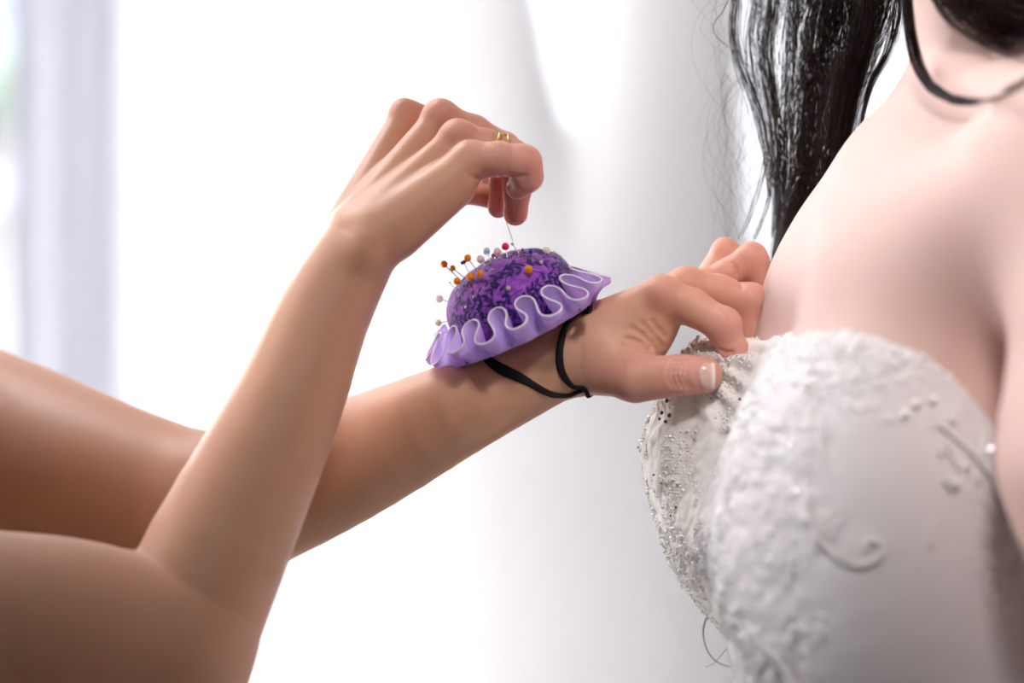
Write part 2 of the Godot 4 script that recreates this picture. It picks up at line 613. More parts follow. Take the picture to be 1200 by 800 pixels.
func bride_fields() -> void:
	var a := deg_to_rad(6.0)
	bride_frame = Transform3D(Basis(Vector3(-cos(a), 0, sin(a)), Vector3.UP, Vector3(sin(a), 0, cos(a))), Vector3(.212, EYE - .055, .05))
	var B := bride_frame.basis
	var f := Field.new()
	f.ell(own(-.025, -.02, 0), Vector3(.090, .19, .128), B, .03, FAIR)
	f.ell(own(-.015, .08, 0), Vector3(.062, .11, .115), B, .04, FAIR)
	f.ell(own(-.025, -.22, 0), Vector3(.095, .14, .115), B, .06, FAIR)
	for s in [-1.0, 1.0]:
		f.ell(own(.050, -.02, s * .085), Vector3(.056, .072, .062), B, .06, FAIR)
		f.cap(own(.02, .085, s * .06), .03, own(-.03, .13, s * .14), .045, .05, FAIR)
		f.cap(own(-.02, .185, s * .02), .016, own(-.05, .172, s * .15), .026, .018, FAIR)
		f.cap(own(-.10, .225, s * .02), .026, own(-.075, .160, s * .12), .032, .03, FAIR)
		f.cap(own(-.055, .145, s * .172), .050, own(-.046, 0.0, s * .198), .044, .03, FAIR)
		f.cap(own(-.046, 0.0, s * .198), .044, own(-.07, -.16, s * .215), .037, .03, FAIR)
	f.cap(own(-.065, .15, 0), .056, own(-.055, .32, 0), .052, .022, FAIR)
	f.ell(own(-.025, .425, 0), Vector3(.095, .115, .076), B, .03, FAIR)
	f.ell(own(.015, .355, 0), Vector3(.055, .065, .058), B, .03, FAIR)
	f.cap(own(.066, .425, 0), .006, own(.080, .39, 0), .012, .012, FAIR)
	f.cap(own(.066, .355, -.015), .008, own(.066, .355, .015), .008, .01, FAIRPINK)
	f.all()
	bride = f
	var d := Field.new()
	var W := Color(.70, .68, .675)
	d.ell(own(-.018, -.03, 0), Vector3(.098, .19, .133), B, .03, W)
	d.ell(own(-.02, -.20, 0), Vector3(.112, .17, .124), B, .06, W)
	d.ell(own(.046, -.046, .082), Vector3(.073, .112, .078), B, .05, W)
	d.ell(own(.062, -.012, -.080), Vector3(.066, .084, .066), B, .04, W)
	d.cap(own(.056, -.05, -.06), .060, own(.044, -.055, .05), .060, .02, W)
	d.cap(at(806, 520, -.01), mm(34, 0), at(836, 440, .008), mm(9, 0), .03, W)
	d.all()
	d.trim = func(p: Vector3, dd: float) -> float:
		var q := bride_frame.affine_inverse() * p
		var edge := hem(q)
		var cutd := (q.y - edge) * .8
		var h := maxf(.008 - absf(dd - cutd), 0.0)
		return maxf(dd, cutd) + h * h / .032
	dress = d

func make_bride() -> void:
	bride_fields()
	var V := PackedVector3Array()
	var C := PackedColorArray()
	var F := PackedInt32Array()
	bride.mesh(Vector3(.05, EYE - .35, -.27), Vector3(.55, EYE + .52, .37), .004, V, C, F)
	var r := tidy(V, C, F)
	var who := thing("person", "person with long dark hair standing on the right in a strapless beaded white gown", "person")
	put("body", build(r[0], r[2], r[1]), skin(Color.WHITE, .58), who)
	make_dress(who)
	make_hair(who)

# ------------------------------------------------------------------ the room and what hangs in it
const X0 := -2.4
const X1 := 2.2
const Z0 := -2.6
const Z1 := 3.2
const TOP := 2.7

func wall_with_hole(called: String, lo: Vector3, hi: Vector3, holes: Array, ax: int, m: Material) -> void:
	# a slab from lo to hi, thin along axis ax (0 or 2), less rectangular openings [a0, y0, a1, y1]
	var h := Heap.new()
	var u := 2 if ax == 0 else 0
	var a := lo[u]
	holes.sort_custom(func(p, q): return p[0] < q[0])
	var rects := []
	for o in holes:
		rects.append([a, o[0], lo.y, hi.y])
		rects.append([o[0], o[2], lo.y, o[1]])
		rects.append([o[0], o[2], o[3], hi.y])
		a = o[2]
	rects.append([a, hi[u], lo.y, hi.y])
	for r in rects:
		if r[1] - r[0] < .001 or r[3] - r[2] < .001: continue
		var l := lo
		var k := hi
		l[u] = r[0]
		k[u] = r[1]
		l.y = r[2]
		k.y = r[3]
		h.box(l, k)
	struct(called, build(h.v, h.f), m)

# a window: posts, rails and one pane to each field; "ax" is the axis the wall is thin along
func window(called: String, ax: int, depth: float, a0: float, a1: float, y0: float, y1: float, posts: Array, rails: Array) -> void:
	var root := Node3D.new()
	root.name = called
	add_child(root)
	tag(root, "", "", "", "structure")
	var grey := mat(Color(.80, .80, .82), .5, .4)
	var glass := mat(Color(1, 1, 1, .04), .05, .5)
	glass.transparency = BaseMaterial3D.TRANSPARENCY_ALPHA
	var place := func(p0: Vector3, p1: Vector3) -> ArrayMesh:
		var h := Heap.new()
		if ax == 2: h.box(p0, p1)
		else: h.box(Vector3(p0.z, p0.y, p0.x), Vector3(p1.z, p1.y, p1.x))
		return build(h.v, h.f)
	var d0 := depth - .04
	var d1 := depth + .04
	var ps := [a0 + .03] + posts + [a1 - .03]
	for p in ps: put("window_post", place.call(Vector3(p - .035, y0, d0), Vector3(p + .035, y1, d1)), grey, root)
	for i in ps.size() - 1:
		for y in [y0 + .03] + rails + [y1 - .03]:
			put("window_rail", place.call(Vector3(ps[i] + .035, y - .03, d0 + .01), Vector3(ps[i + 1] - .035, y + .03, d1 - .01)), grey, root)
		var ys: Array = [y0 + .03] + rails + [y1 - .03]
		for j in ys.size() - 1:
			put("pane", place.call(Vector3(ps[i] + .035, ys[j] + .03, depth - .003), Vector3(ps[i + 1] - .035, ys[j + 1] - .03, depth + .003)), glass, root)

# a hanging sheer cloth with folds: a thin sheet with two faces
func drape(a0: float, a1: float, y0: float, y1: float, pitch: float, deep: float, sd: int) -> ArrayMesh:
	var nx := int((a1 - a0) / .012)
	var ny := 10
	var n := FastNoiseLite.new()
	n.seed = sd
	n.frequency = 1.6
	var v := PackedVector3Array()
	var f := PackedInt32Array()
	for side in 2:
		for j in ny + 1:
			for i in nx + 1:
				var x := lerpf(a0, a1, float(i) / nx)
				var y := lerpf(y0, y1, float(j) / ny)
				var ph := TAU * x / pitch + 2.2 * n.get_noise_2d(x * 2.0, y * .15)
				v.append(Vector3(x, y, deep * sin(ph) * (1.0 + .5 * n.get_noise_2d(x * 1.3 + 9.0, y * .2)) - .0012 * side))
		for j in ny:
			for i in nx:
				var a := (side * (ny + 1) + j) * (nx + 1) + i
				var b := a + nx + 1
				if side == 0: f.append_array(PackedInt32Array([a, b, b + 1, a, b + 1, a + 1]))
				else: f.append_array(PackedInt32Array([a, b + 1, b, a, a + 1, b + 1]))
	return build(v, f)

func make_room() -> void:
	var white := mat(Color(.90, .90, .90), .8, .3)
	var h := Heap.new()
	h.box(Vector3(X0 - .2, -.1, Z0 - .2), Vector3(X1 + .2, 0, Z1 + .2))
	struct("floor", build(h.v, h.f), mat(Color(.20, .17, .15), .5, .4))
	# an unseen opening is added in the ceiling to bring light from above
	h = Heap.new()
	for r in [[X0 - .2, -1.3, Z0 - .2, Z1 + .2], [-.5, X1 + .2, Z0 - .2, Z1 + .2], [-1.3, -.5, Z0 - .2, -1.1], [-1.3, -.5, -.28, Z1 + .2]]:
		h.box(Vector3(r[0], TOP, r[2]), Vector3(r[1], TOP + .1, r[3]))
	struct("ceiling", build(h.v, h.f), white)
	wall_with_hole("wall_back", Vector3(X0 - .2, 0, Z0 - .2), Vector3(X1 + .2, TOP, Z0), [[-2.2, .25, 1.6, 2.62]], 2, white)
	wall_with_hole("wall_left", Vector3(X0 - .2, 0, Z0), Vector3(X0, TOP, Z1), [[-2.3, .8, .6, 2.6]], 0, white)
	wall_with_hole("wall_right", Vector3(X1, 0, Z0), Vector3(X1 + .2, TOP, Z1), [], 0, mat(Color(.82, .80, .78), .8, .3))
	wall_with_hole("wall_front", Vector3(X0 - .2, 0, Z1), Vector3(X1 + .2, TOP, Z1 + .2), [], 2, mat(Color(.45, .44, .43), .8, .3))
	window("window_1", 2, Z0 - .1, -2.2, 1.6, .25, 2.62, [-1.45, -.685, .38, 1.0], [EYE + .235])
	window("window_2", 0, X0 - .1, -2.3, .6, .8, 2.6, [-1.3, -.4], [])
	# sheer curtains on a rail
	var sheer := mat(Color(.95, .95, .96), .9, .2)
	sheer.backlight_enabled = true
	sheer.backlight = Color(.85, .85, .85)
	var c := put("sheer_curtain", drape(-.60, 1.55, .03, 2.63, .21, .016, 5), sheer, null, Transform3D(Basis(), Vector3(0, 0, Z0 + .14)))
	tag(c, "long white sheer curtain glowing in front of the bright window", "curtain")
	var thick := mat(Color(.89, .89, .92), .9, .2)
	thick.backlight_enabled = true
	thick.backlight = Color(.10, .10, .10)
	tag(put("gathered_curtain", drape(-.722, -.56, .03, 2.63, .052, .022, 9), thick, null, Transform3D(Basis(), Vector3(0, 0, Z0 + .20))), "narrow gathered pale grey curtain beside the bare window strip", "curtain")
	h = Heap.new()
	h.tube(PackedVector3Array([Vector3(-2.3, 2.65, Z0 + .14), Vector3(1.75, 2.65, Z0 + .14)]), PackedFloat32Array([.014, .014]), 10)
	for x in [-2.2, 1.6]: h.box(Vector3(x - .015, 2.635, Z0), Vector3(x + .015, 2.665, Z0 + .15))
	var rail := put("curtain_rail", build(h.v, h.f), mat(Color(.85, .85, .85), .4))
	tag(rail, "white curtain rail above the window", "rail")
	make_gown()
	make_outside()
	added_spot(Vector3(.16, 2.50, 1.35), Vector3(.21, 1.33, .10), .72)

# a spotlight added out of view for front fill on the gown
func added_spot(o: Vector3, target: Vector3, energy: float) -> void:
	var t := thing("added_spotlight", "added ceiling spotlight out of view, for front fill on the gown", "spotlight", Vector3(o.x, TOP, o.z))
	var white := mat(Color(.92, .92, .92), .4)
	var d := (target - o).normalized()
	var h := Heap.new()
	h.box(Vector3(o.x - .5, TOP - .03, o.z - .018), Vector3(o.x + .5, TOP, o.z + .018))
	put("added_track", build(h.v, h.f), white, t)
	h = Heap.new()
	h.tube(PackedVector3Array([Vector3(o.x, TOP - .03, o.z), o]), PackedFloat32Array([.008, .008]), 8)
	put("stem", build(h.v, h.f), white, t)
	h = Heap.new()
	h.tube(PackedVector3Array([o - d * .06, o - d * .055, o + d * .06, o + d * .065]), PackedFloat32Array([.07, .10, .165, .17]), 36)
	put("housing", build(h.v, h.f), white, t)
	h = Heap.new()
	h.tube(PackedVector3Array([o + d * .064, o + d * .068]), PackedFloat32Array([.155, .155]), 36)
	var glow := mat(Color(1, .985, .975), .5)
	glow.emission_enabled = true
	glow.emission = Color(1, .985, .975)
	glow.emission_energy_multiplier = 1.5
	put("added_lamp_lens", build(h.v, h.f), glow, t)
	var s := SpotLight3D.new()
	s.name = "added_fill_light"
	s.light_color = Color(1, .985, .975)
	s.light_energy = energy
	s.light_size = .15
	s.spot_range = 8.0
	s.spot_attenuation = 2.0
	s.spot_angle = 17.0
	s.spot_angle_attenuation = 1.0
	s.shadow_enabled = true
	t.add_child(s)
	s.look_at_from_position(o + d * .08, target)

func make_gown() -> void:
	# a pale gown on a hanger, far out of focus between the helper and the bride
	var g := thing("hanging_gown", "pale white gown with a deep v neck hanging blurred in front of the curtain", "gown", Vector3(.07, 0, -1.55))
	var cloth := mat(Color(.98, .97, .97), .75, .3)
	cloth.backlight_enabled = true
	cloth.backlight = Color(.55, .55, .55)
	var v := PackedVector3Array()
	var f := PackedInt32Array()
	var seg := 72
	# rings of the skirt and bodice: height, half width, half depth; above them the sides rise to the shoulders and leave a v at the front
	var rings := [[.06, .36, .16], [.45, .31, .12], [.80, .25, .08], [1.0, .215, .055], [1.12, .20, .045], [1.24, .20, .045], [1.36, .20, .045]]
	var rows := rings.size() + 6
	for j in rows:
		for s in seg:
			var a := TAU * s / seg
			var side := absf(cos(a))
			var y: float
			var w: float
			var d: float
			if j < rings.size():
				y = rings[j][0]
				w = rings[j][1] * (1.0 + .05 * sin(a * 13.0) * clampf((1.15 - y) / 1.0, 0.0, 1.0))
				d = rings[j][2]
			else:
				var t := (j - rings.size() + 1) / 6.0
				y = lerpf(1.36, lerpf(1.53, 1.835, smoothstep(.0, .5, side)), t)
				w = lerpf(.20, .175, t)
				d = lerpf(.045, .02, t)
			v.append(g.position + Vector3(cos(a) * w, y, sin(a) * d))
	for j in rows - 1:
		for s in seg:
			var s2 := (s + 1) % seg
			f.append_array(PackedInt32Array([j * seg + s, (j + 1) * seg + s2, (j + 1) * seg + s, j * seg + s, j * seg + s2, (j + 1) * seg + s2]))
	put("bodice_and_skirt", build(v, f), cloth, g)
	var hg := thing("clothes_hanger", "pale clothes hanger carrying the blurred white gown", "hanger", g.position + Vector3(0, 1.86, 0))
	var hh := Heap.new()
	var o := hg.position
	hh.tube(PackedVector3Array([o + Vector3(-.17, -.035, 0), o + Vector3(-.09, -.005, 0), o + Vector3(0, .03, 0), o + Vector3(.09, -.005, 0), o + Vector3(.17, -.035, 0)]), PackedFloat32Array([.008, .010, .011, .010, .008]), 10)
	put("bar", build(hh.v, hh.f), mat(Color(.9, .88, .86), .5), hg)
	hh = Heap.new()
	var hook := PackedVector3Array([o + Vector3(0, .03, 0), o + Vector3(0, .07, 0)])
	var hr := PackedFloat32Array([.002, .002])
	for i in 9:
		var a := deg_to_rad(-30.0 - i * 26.0)
		hook.append(o + Vector3(0, .105, 0) + Vector3(0, sin(a), -cos(a)) * .022)
		hr.append(.002)
	hh.tube(hook, hr, 6)
	var wire := mat(Color(.8, .8, .8), .3)
	wire.metallic = 1.0
	put("hook", build(hh.v, hh.f), wire, hg)
	hh = Heap.new()
	hh.tube(PackedVector3Array([Vector3(-.6, 1.987, -1.55), Vector3(1.0, 1.987, -1.55)]), PackedFloat32Array([.012, .012]), 10)
	for x in [-.58, .98]: hh.tube(PackedVector3Array([Vector3(x, 1.987, -1.55), Vector3(x, TOP, -1.55)]), PackedFloat32Array([.008, .008]), 8)
	tag(put("clothes_rail", build(hh.v, hh.f), mat(Color(.9, .9, .9), .4)), "white clothes rail hung from the ceiling above the gown", "rail")

func make_outside() -> void:
	var h := Heap.new()
	h.box(Vector3(-40, -.6, -60), Vector3(40, -.5, 20))
	struct("ground", build(h.v, h.f), mat(Color(.52, .52, .51), .9))
	# a house across the street and the hedge before it, seen through the bare strip of the window
	var house := thing("house", "pale blue grey house seen blurred through the bare window strip on the left", "house", Vector3(-1.9, -.5, -9.0))
	h = Heap.new()
	h.box(Vector3(-4.4, -.5, -12.0), Vector3(.2, 3.4, -9.0))
	put("wall", build(h.v, h.f), mat(Color(.40, .42, .47), .9), house)
	h = Heap.new()
	for sd in [0.0, 1.0]:
		var y0 := 3.35
		h.box(Vector3(-4.7, 0, 0), Vector3(.5, .12, 2.1), Transform3D(Basis(Vector3(1, 0, 0), deg_to_rad(-32.0 if sd == 0.0 else 32.0)), Vector3(0, y0, -8.7) if sd == 0.0 else Vector3(0, y0 + 1.12, -10.5)) if sd == 1.0 else Transform3D(Basis(Vector3(1, 0, 0), deg_to_rad(32.0)), Vector3(0, y0, -8.7)) * Transform3D(Basis(Vector3(0, 1, 0), 0.0), Vector3(0, 0, -2.1)))
	put("roof", build(h.v, h.f), mat(Color(.40, .38, .38), .9), house)
	for x in [-3.6, -2.2, -.9]:
		h = Heap.new()
		h.box(Vector3(x - .45, .9, -9.06), Vector3(x + .45, 2.2, -8.97))
		put("window_frame", build(h.v, h.f), mat(Color(.5, .5, .5), .6), house)
	var hedge := thing("pleached_tree", "flat topped row tree seen as a green blur through the bare window strip", "tree", Vector3(-1.9, -.5, -8.0))
	h = Heap.new()
	var r := RandomNumberGenerator.new()
	r.seed = 31
	for i in 300:
		var c := Vector3(r.randf_range(-4.0, .3), r.randf_range(2.08, 2.32), r.randf_range(-8.3, -7.6))
		h.ball(c, r.randf_range(.06, .13), 6, Vector3(1, .7, 1))
	put("foliage", build(h.v, h.f), mat(Color(.44, .50, .44), .9), hedge)
	h = Heap.new()
	h.tube(PackedVector3Array([Vector3(-1.9, -.5, -7.95), Vector3(-1.9, 1.2, -7.95), Vector3(-1.88, 2.1, -7.95)]), PackedFloat32Array([.09, .07, .05]), 8)
	put("trunk", build(h.v, h.f), mat(Color(.36, .32, .28), .9), hedge)
	h = Heap.new()
	h.box(Vector3(-4.2, -.5, -8.7), Vector3(.3, 1.72, -8.5))
	h.box(Vector3(-4.25, 1.72, -8.74), Vector3(.35, 1.78, -8.46))
	tag(put("garden_wall", build(h.v, h.f), mat(Color(.56, .56, .56), .9)), "pale rendered garden wall outside, low in the bare window strip", "wall")

# ------------------------------------------------------------------ the pincushion on the wrist, its pins and the rings
var cushion: Field
var CB := Transform3D()     # cushion axes: x along the forearm, y out of the wrist, z to the lens; one unit = one pixel at z = 0
const PX := 1.0 / 2100.0

func on_cushion(along: float, out: float, side: float) -> Vector3:
	return CB * (Vector3(along, out, side) * PX)

func leaf_print() -> ImageTexture:
	var N := 1024
	var im := Image.create(N, N, false, Image.FORMAT_RGB8)
	var r := RandomNumberGenerator.new()
	r.seed = 11
	var n := FastNoiseLite.new()
	n.seed = 4
	n.frequency = .02
	var lo := Color8(122, 54, 160)
	var hi := Color8(172, 104, 208)
	for y in N:
		for x in N:
			var t := clampf(.5 + .9 * n.get_noise_2d(x, y) + .25 * n.get_noise_2d(x * 9.0, y * 9.0), 0.0, 1.0)
			im.set_pixel(x, y, lo.lerp(hi, t))
	var ink := Color8(40, 26, 92)
	for s in 170:
		var p := Vector2(r.randf() * N, r.randf() * N)
		var a := r.randf() * TAU
		var bend := r.randf_range(-.12, .12)
		for k in 7:
			var q := p
			p += Vector2.from_angle(a) * 32.0
			a += bend
			for u in 32:
				var c := q.lerp(p, u / 32.0)
				for dx in 3:
					for dy in 3:
						stain(im, int(c.x) + dx - 1, int(c.y) + dy - 1, ink, .8)
			if k == 0: continue
			for sd in [-1.0, 1.0]:
				if r.randf() < .12: continue
				var la: float = a + sd * r.randf_range(.55, .85)
				var ax := Vector2.from_angle(la)
				var len := r.randf_range(17.0, 21.0) * (1.0 - .04 * k)
				var mid := p + ax * (len + 2.0)
				var w := len * .40
				for yy in range(-int(len), int(len) + 1):
					for xx in range(-int(len), int(len) + 1):
						var d := Vector2(xx, yy)
						var e := d.dot(ax) / len
						var f := d.cross(ax) / w
						var lim := 1.0 - e * e
						if absf(f) < lim: stain(im, int(mid.x) + xx, int(mid.y) + yy, ink, .92)
	return ImageTexture.create_from_image(im)

func stain(im: Image, x: int, y: int, c: Color, k: float) -> void:
	if x < 0 or y < 0 or x >= im.get_width() or y >= im.get_height(): return
	im.set_pixel(x, y, im.get_pixel(x, y).lerp(c, k))

func make_cushion() -> void:
	var u := Vector3(.904, .428, 0)
	var n := Vector3(-.428, .904, 0).rotated(u, deg_to_rad(5.0))
	CB = Transform3D(Basis(u, n, u.cross(n)), at(607, 386, .0))
	var who := thing("wrist_pincushion", "purple leaf print pincushion with a lavender ribbon ruffle worn on the wrist", "pincushion", CB.origin)
	# the stuffed dome
	var prof := [[66, -2], [74, 10], [78.5, 26], [79, 40], [75, 54], [66, 66], [53, 76], [36, 83], [18, 87], [0, 88]]
	var v := PackedVector3Array()
	var uv := PackedVector2Array()
	var f := PackedInt32Array()
	var seg := 96
	var rows := (prof.size() - 1) * 5
	var lump := FastNoiseLite.new()
	lump.frequency = .035
	for j in rows + 1:
		var t := float(j) / 5.0
		var i := mini(int(t), prof.size() - 2)
		var w := t - i
		var p0: Array = prof[maxi(i - 1, 0)]
		var p1: Array = prof[i]
		var p2: Array = prof[i + 1]
		var p3: Array = prof[mini(i + 2, prof.size() - 1)]
		var q := []
		for m in 2: q.append(.5 * (2.0 * p1[m] + (p2[m] - p0[m]) * w + (2.0 * p0[m] - 5.0 * p1[m] + 4.0 * p2[m] - p3[m]) * w * w + (3.0 * p1[m] - p0[m] - 3.0 * p2[m] + p3[m]) * w * w * w))
		var rr := maxf(q[0], .01)
		for s in seg:
			var a := TAU * s / seg
			var b := 1.0 + .02 * lump.get_noise_3d(cos(a) * rr, q[1], sin(a) * rr)
			v.append(on_cushion(8 + cos(a) * rr * b, q[1] * b, sin(a) * rr * b))
			var arc := 1.0 - t / (prof.size() - 1)
			uv.append(Vector2(.5, .5) + Vector2(cos(a), sin(a)) * arc * .46)
	for j in rows:
		for s in seg:
			var s2 := (s + 1) % seg
			f.append_array(PackedInt32Array([j * seg + s, (j + 1) * seg + s2, (j + 1) * seg + s, j * seg + s, j * seg + s2, (j + 1) * seg + s2]))
	for i in range(0, f.size(), 3):
		var k := f[i + 1]
		f[i + 1] = f[i + 2]
		f[i + 2] = k
	var felt := mat(Color.WHITE, .9, .25)
	felt.albedo_texture = leaf_print()
	felt.rim_enabled = true
	felt.rim = .8
	felt.rim_tint = .6
	put("cushion", build(v, f, PackedColorArray(), uv), felt, who)
	cushion = Field.new()
	cushion.ell(on_cushion(8, 26, 0), Vector3(79.5, 62, 79.5) * PX, CB.basis, .001, Color.WHITE)
	cushion.all()
	# nap of the cloth: short fibres all over the dome
	var r := RandomNumberGenerator.new()
	r.seed = 3
	var fib := Heap.new()
	for i in 1300:
		var k := r.randi_range(seg * 6, v.size() - seg - 1)
		var o := v[k].lerp(v[k + 1], r.randf())
		var nn := (o - on_cushion(8, 20, 0)).normalized()
		var dir := (nn + Vector3(r.randf_range(-1, 1), r.randf_range(-1, 1), r.randf_range(-1, 1)) * .9).normalized()
		var l := r.randf_range(.6, 1.7) * .001
		fib.tube(PackedVector3Array([o - nn * .0003, o + dir * l * .5 + nn * l * .2, o + dir * l]), PackedFloat32Array([.00005, .00004, .00002]), 3, 1.0, Vector3.ZERO, false)
	tag(put("nap", build(fib.v, fib.f), mat(Color8(190, 146, 220), .8, .3), who), "", "", "", "stuff")
	# the flat base under the dome
	var b := Heap.new()
	b.tube(PackedVector3Array([on_cushion(2, -9, 0), on_cushion(2, -6, 0), on_cushion(2, -1, 0), on_cushion(2, 1, 0)]), PackedFloat32Array([86 * PX, 90 * PX, 90 * PX, 70 * PX]), 64, 1.0, CB.basis.x)
	put("base", build(b.v, b.f), mat(Color8(170, 145, 205), .7, .3), who)
	make_ruffle(who)
	# black elastic, round the wrist and under the dome
	var black := mat(Color8(14, 13, 14), .75, .4)
	band(who, black, [[558, 408], [568, 418], [577, 426], [590, 434], [606, 441], [622, 449], [636, 457], [650, 462], [668, 462], [688, 458]], [[692, 448, -.036], [664, 430, -.046], [620, 424, -.046], [580, 410, -.03], [556, 402, -.012]], [3.5, 4.5, 6, 7.0, 6, 4.2, 4, 4, 3.0, 2.6], .35)
	band(who, black, [[692, 363], [680, 367], [669, 375], [662, 386], [658, 400], [656, 415], [657, 430], [662, 442], [672, 452], [688, 458]], [[698, 446, -.036], [702, 410, -.044], [700, 380, -.034], [696, 365, -.016]], [3.4, 3.4, 3.6, 4, 4.4, 4.6, 4.6, 4.2, 3.4, 2.8], .4)

func band(who: Node3D, m: Material, front: Array, back: Array, half: Array, flat: float) -> void:
	var pts := PackedVector3Array()
	var nor := PackedVector3Array()
	var wid := PackedFloat32Array()
	for i in front.size():
		var p := hit(helper, front[i][0], front[i][1])
		if p == Vector3.INF: p = helper.settle(at(front[i][0], front[i][1], .0))
		pts.append(p)
		wid.append(half[i] * PX)
	for q in back:
		pts.append(helper.settle(at(q[0], q[1], q[2])))
		wid.append(3.6 * PX)
	# a closed, smoothed ribbon that lies on the skin
	var n := pts.size()
	var rp := PackedVector3Array()
	var rn := PackedVector3Array()
	var rw := PackedFloat32Array()
	for i in n:
		for s in 5:
			var u := s / 5.0
			var p := pts[i].cubic_interpolate(pts[(i + 1) % n], pts[(i + n - 1) % n], pts[(i + 2) % n], u)
			p = helper.settle(p, .0009)
			rp.append(p)
			rn.append(helper.grad(p))
			rw.append(lerpf(wid[i], wid[(i + 1) % n], u))
	var h := Heap.new()
	var k := rp.size()
	var sides := 8
	for i in k:
		var t := (rp[(i + 1) % k] - rp[(i + k - 1) % k]).normalized()
		var side := t.cross(rn[i]).normalized()
		for s in sides:
			var a := TAU * s / sides
			h.vert(rp[i] + side * cos(a) * rw[i] + rn[i] * sin(a) * .0009)
	for i in k:
		for s in sides:
			var s2 := (s + 1) % sides
			var i2 := (i + 1) % k
			h.quad(i * sides + s, i * sides + s2, i2 * sides + s2, i2 * sides + s)
	for i in range(0, h.f.size(), 3):
		var c := h.f[i + 1]
		h.f[i + 1] = h.f[i + 2]
		h.f[i + 2] = c
	put("elastic_band", build(h.v, h.f), m, who)

func make_ruffle(who: Node3D) -> void:
	# one pleat as a meander: its tangent swings past a right angle, so the ribbon folds back on itself
	var steps := 26
	var swing := 1.9
	var mx := PackedFloat32Array([0.0])
	var my := PackedFloat32Array([0.0])
	for i in steps:
		var fi := swing * cos(TAU * (i + .5) / steps)
		mx.append(mx[i] + cos(fi))
		my.append(my[i] + sin(fi))
	var wide := mx[steps]
	var r := RandomNumberGenerator.new()
	r.seed = 21
	var pleats := 17
	var n := pleats * steps
	var size := PackedFloat32Array()
	var hi := PackedFloat32Array()
	var lean := PackedFloat32Array()
	for i in pleats:
		size.append(r.randf_range(.8, 1.25))
		hi.append(r.randf_range(31, 38))
		lean.append(r.randf_range(-6, 6))
	var rows := 9
	var v := PackedVector3Array()
	var f := PackedInt32Array()
	for j in rows + 1:
		var t := float(j) / rows
		for i in n:
			var k := i / steps
			var u := i % steps
			var frac := float(u) / steps
			var k2 := (k + 1) % pleats
			var sz := lerpf(size[k], size[k2], smoothstep(0.0, 1.0, frac))
			var ht := lerpf(hi[k], hi[k2], smoothstep(0.0, 1.0, frac))
			var ln := lerpf(lean[k], lean[k2], smoothstep(0.0, 1.0, frac))
			var open := smoothstep(0.0, .9, t)
			var th: float = TAU * (k + lerpf(frac, mx[u] / wide, open)) / pleats
			var wave: float = my[u] * sz * lerpf(.6, 2.9, open)
			var rad: float = lerpf(92.0, 103.0 + ln * .4, t) + wave + 3.0 * sin(PI * t)
			var y: float = lerpf(-8.0, ht - 10.0, t) - .85 * wave * open + 1.5 * sin(th * 3.0)
			v.append(on_cushion(2 + cos(th) * rad * 1.0, y, sin(th) * rad))
	for j in rows:
		for i in n:
			var i2 := (i + 1) % n
			f.append_array(PackedInt32Array([j * n + i, (j + 1) * n + i2, (j + 1) * n + i, j * n + i, j * n + i2, (j + 1) * n + i2]))
	# a second face gives the ribbon its thickness
	var m0 := build(v, f)
	var nn: PackedVector3Array = m0.surface_get_arrays(0)[Mesh.ARRAY_NORMAL]
	var c := v.size()
	for i in c: v.append(v[i] - nn[i] * .0004)
	var k := f.size()
	for i in range(0, k, 3): f.append_array(PackedInt32Array([f[i] + c, f[i + 2] + c, f[i + 1] + c]))
	var satin := mat(Color8(226, 206, 246), .34, .5)
	satin.backlight_enabled = true
	satin.backlight = Color(1.1, 1.02, 1.17)
	var ruffle := put("ruffle", build(v, f), satin, who)
	var h := Heap.new()
	var pts := PackedVector3Array()
	var rad := PackedFloat32Array()
	for i in n + 1:
		pts.append(v[rows * n + i % n] + CB.basis.y * .0002)
		rad.append(.00062)
	h.tube(pts, rad, 6, 1.0, CB.basis.y)
	put("edging", build(h.v, h.f), mat(Color8(238, 226, 248), .5, .4), ruffle)

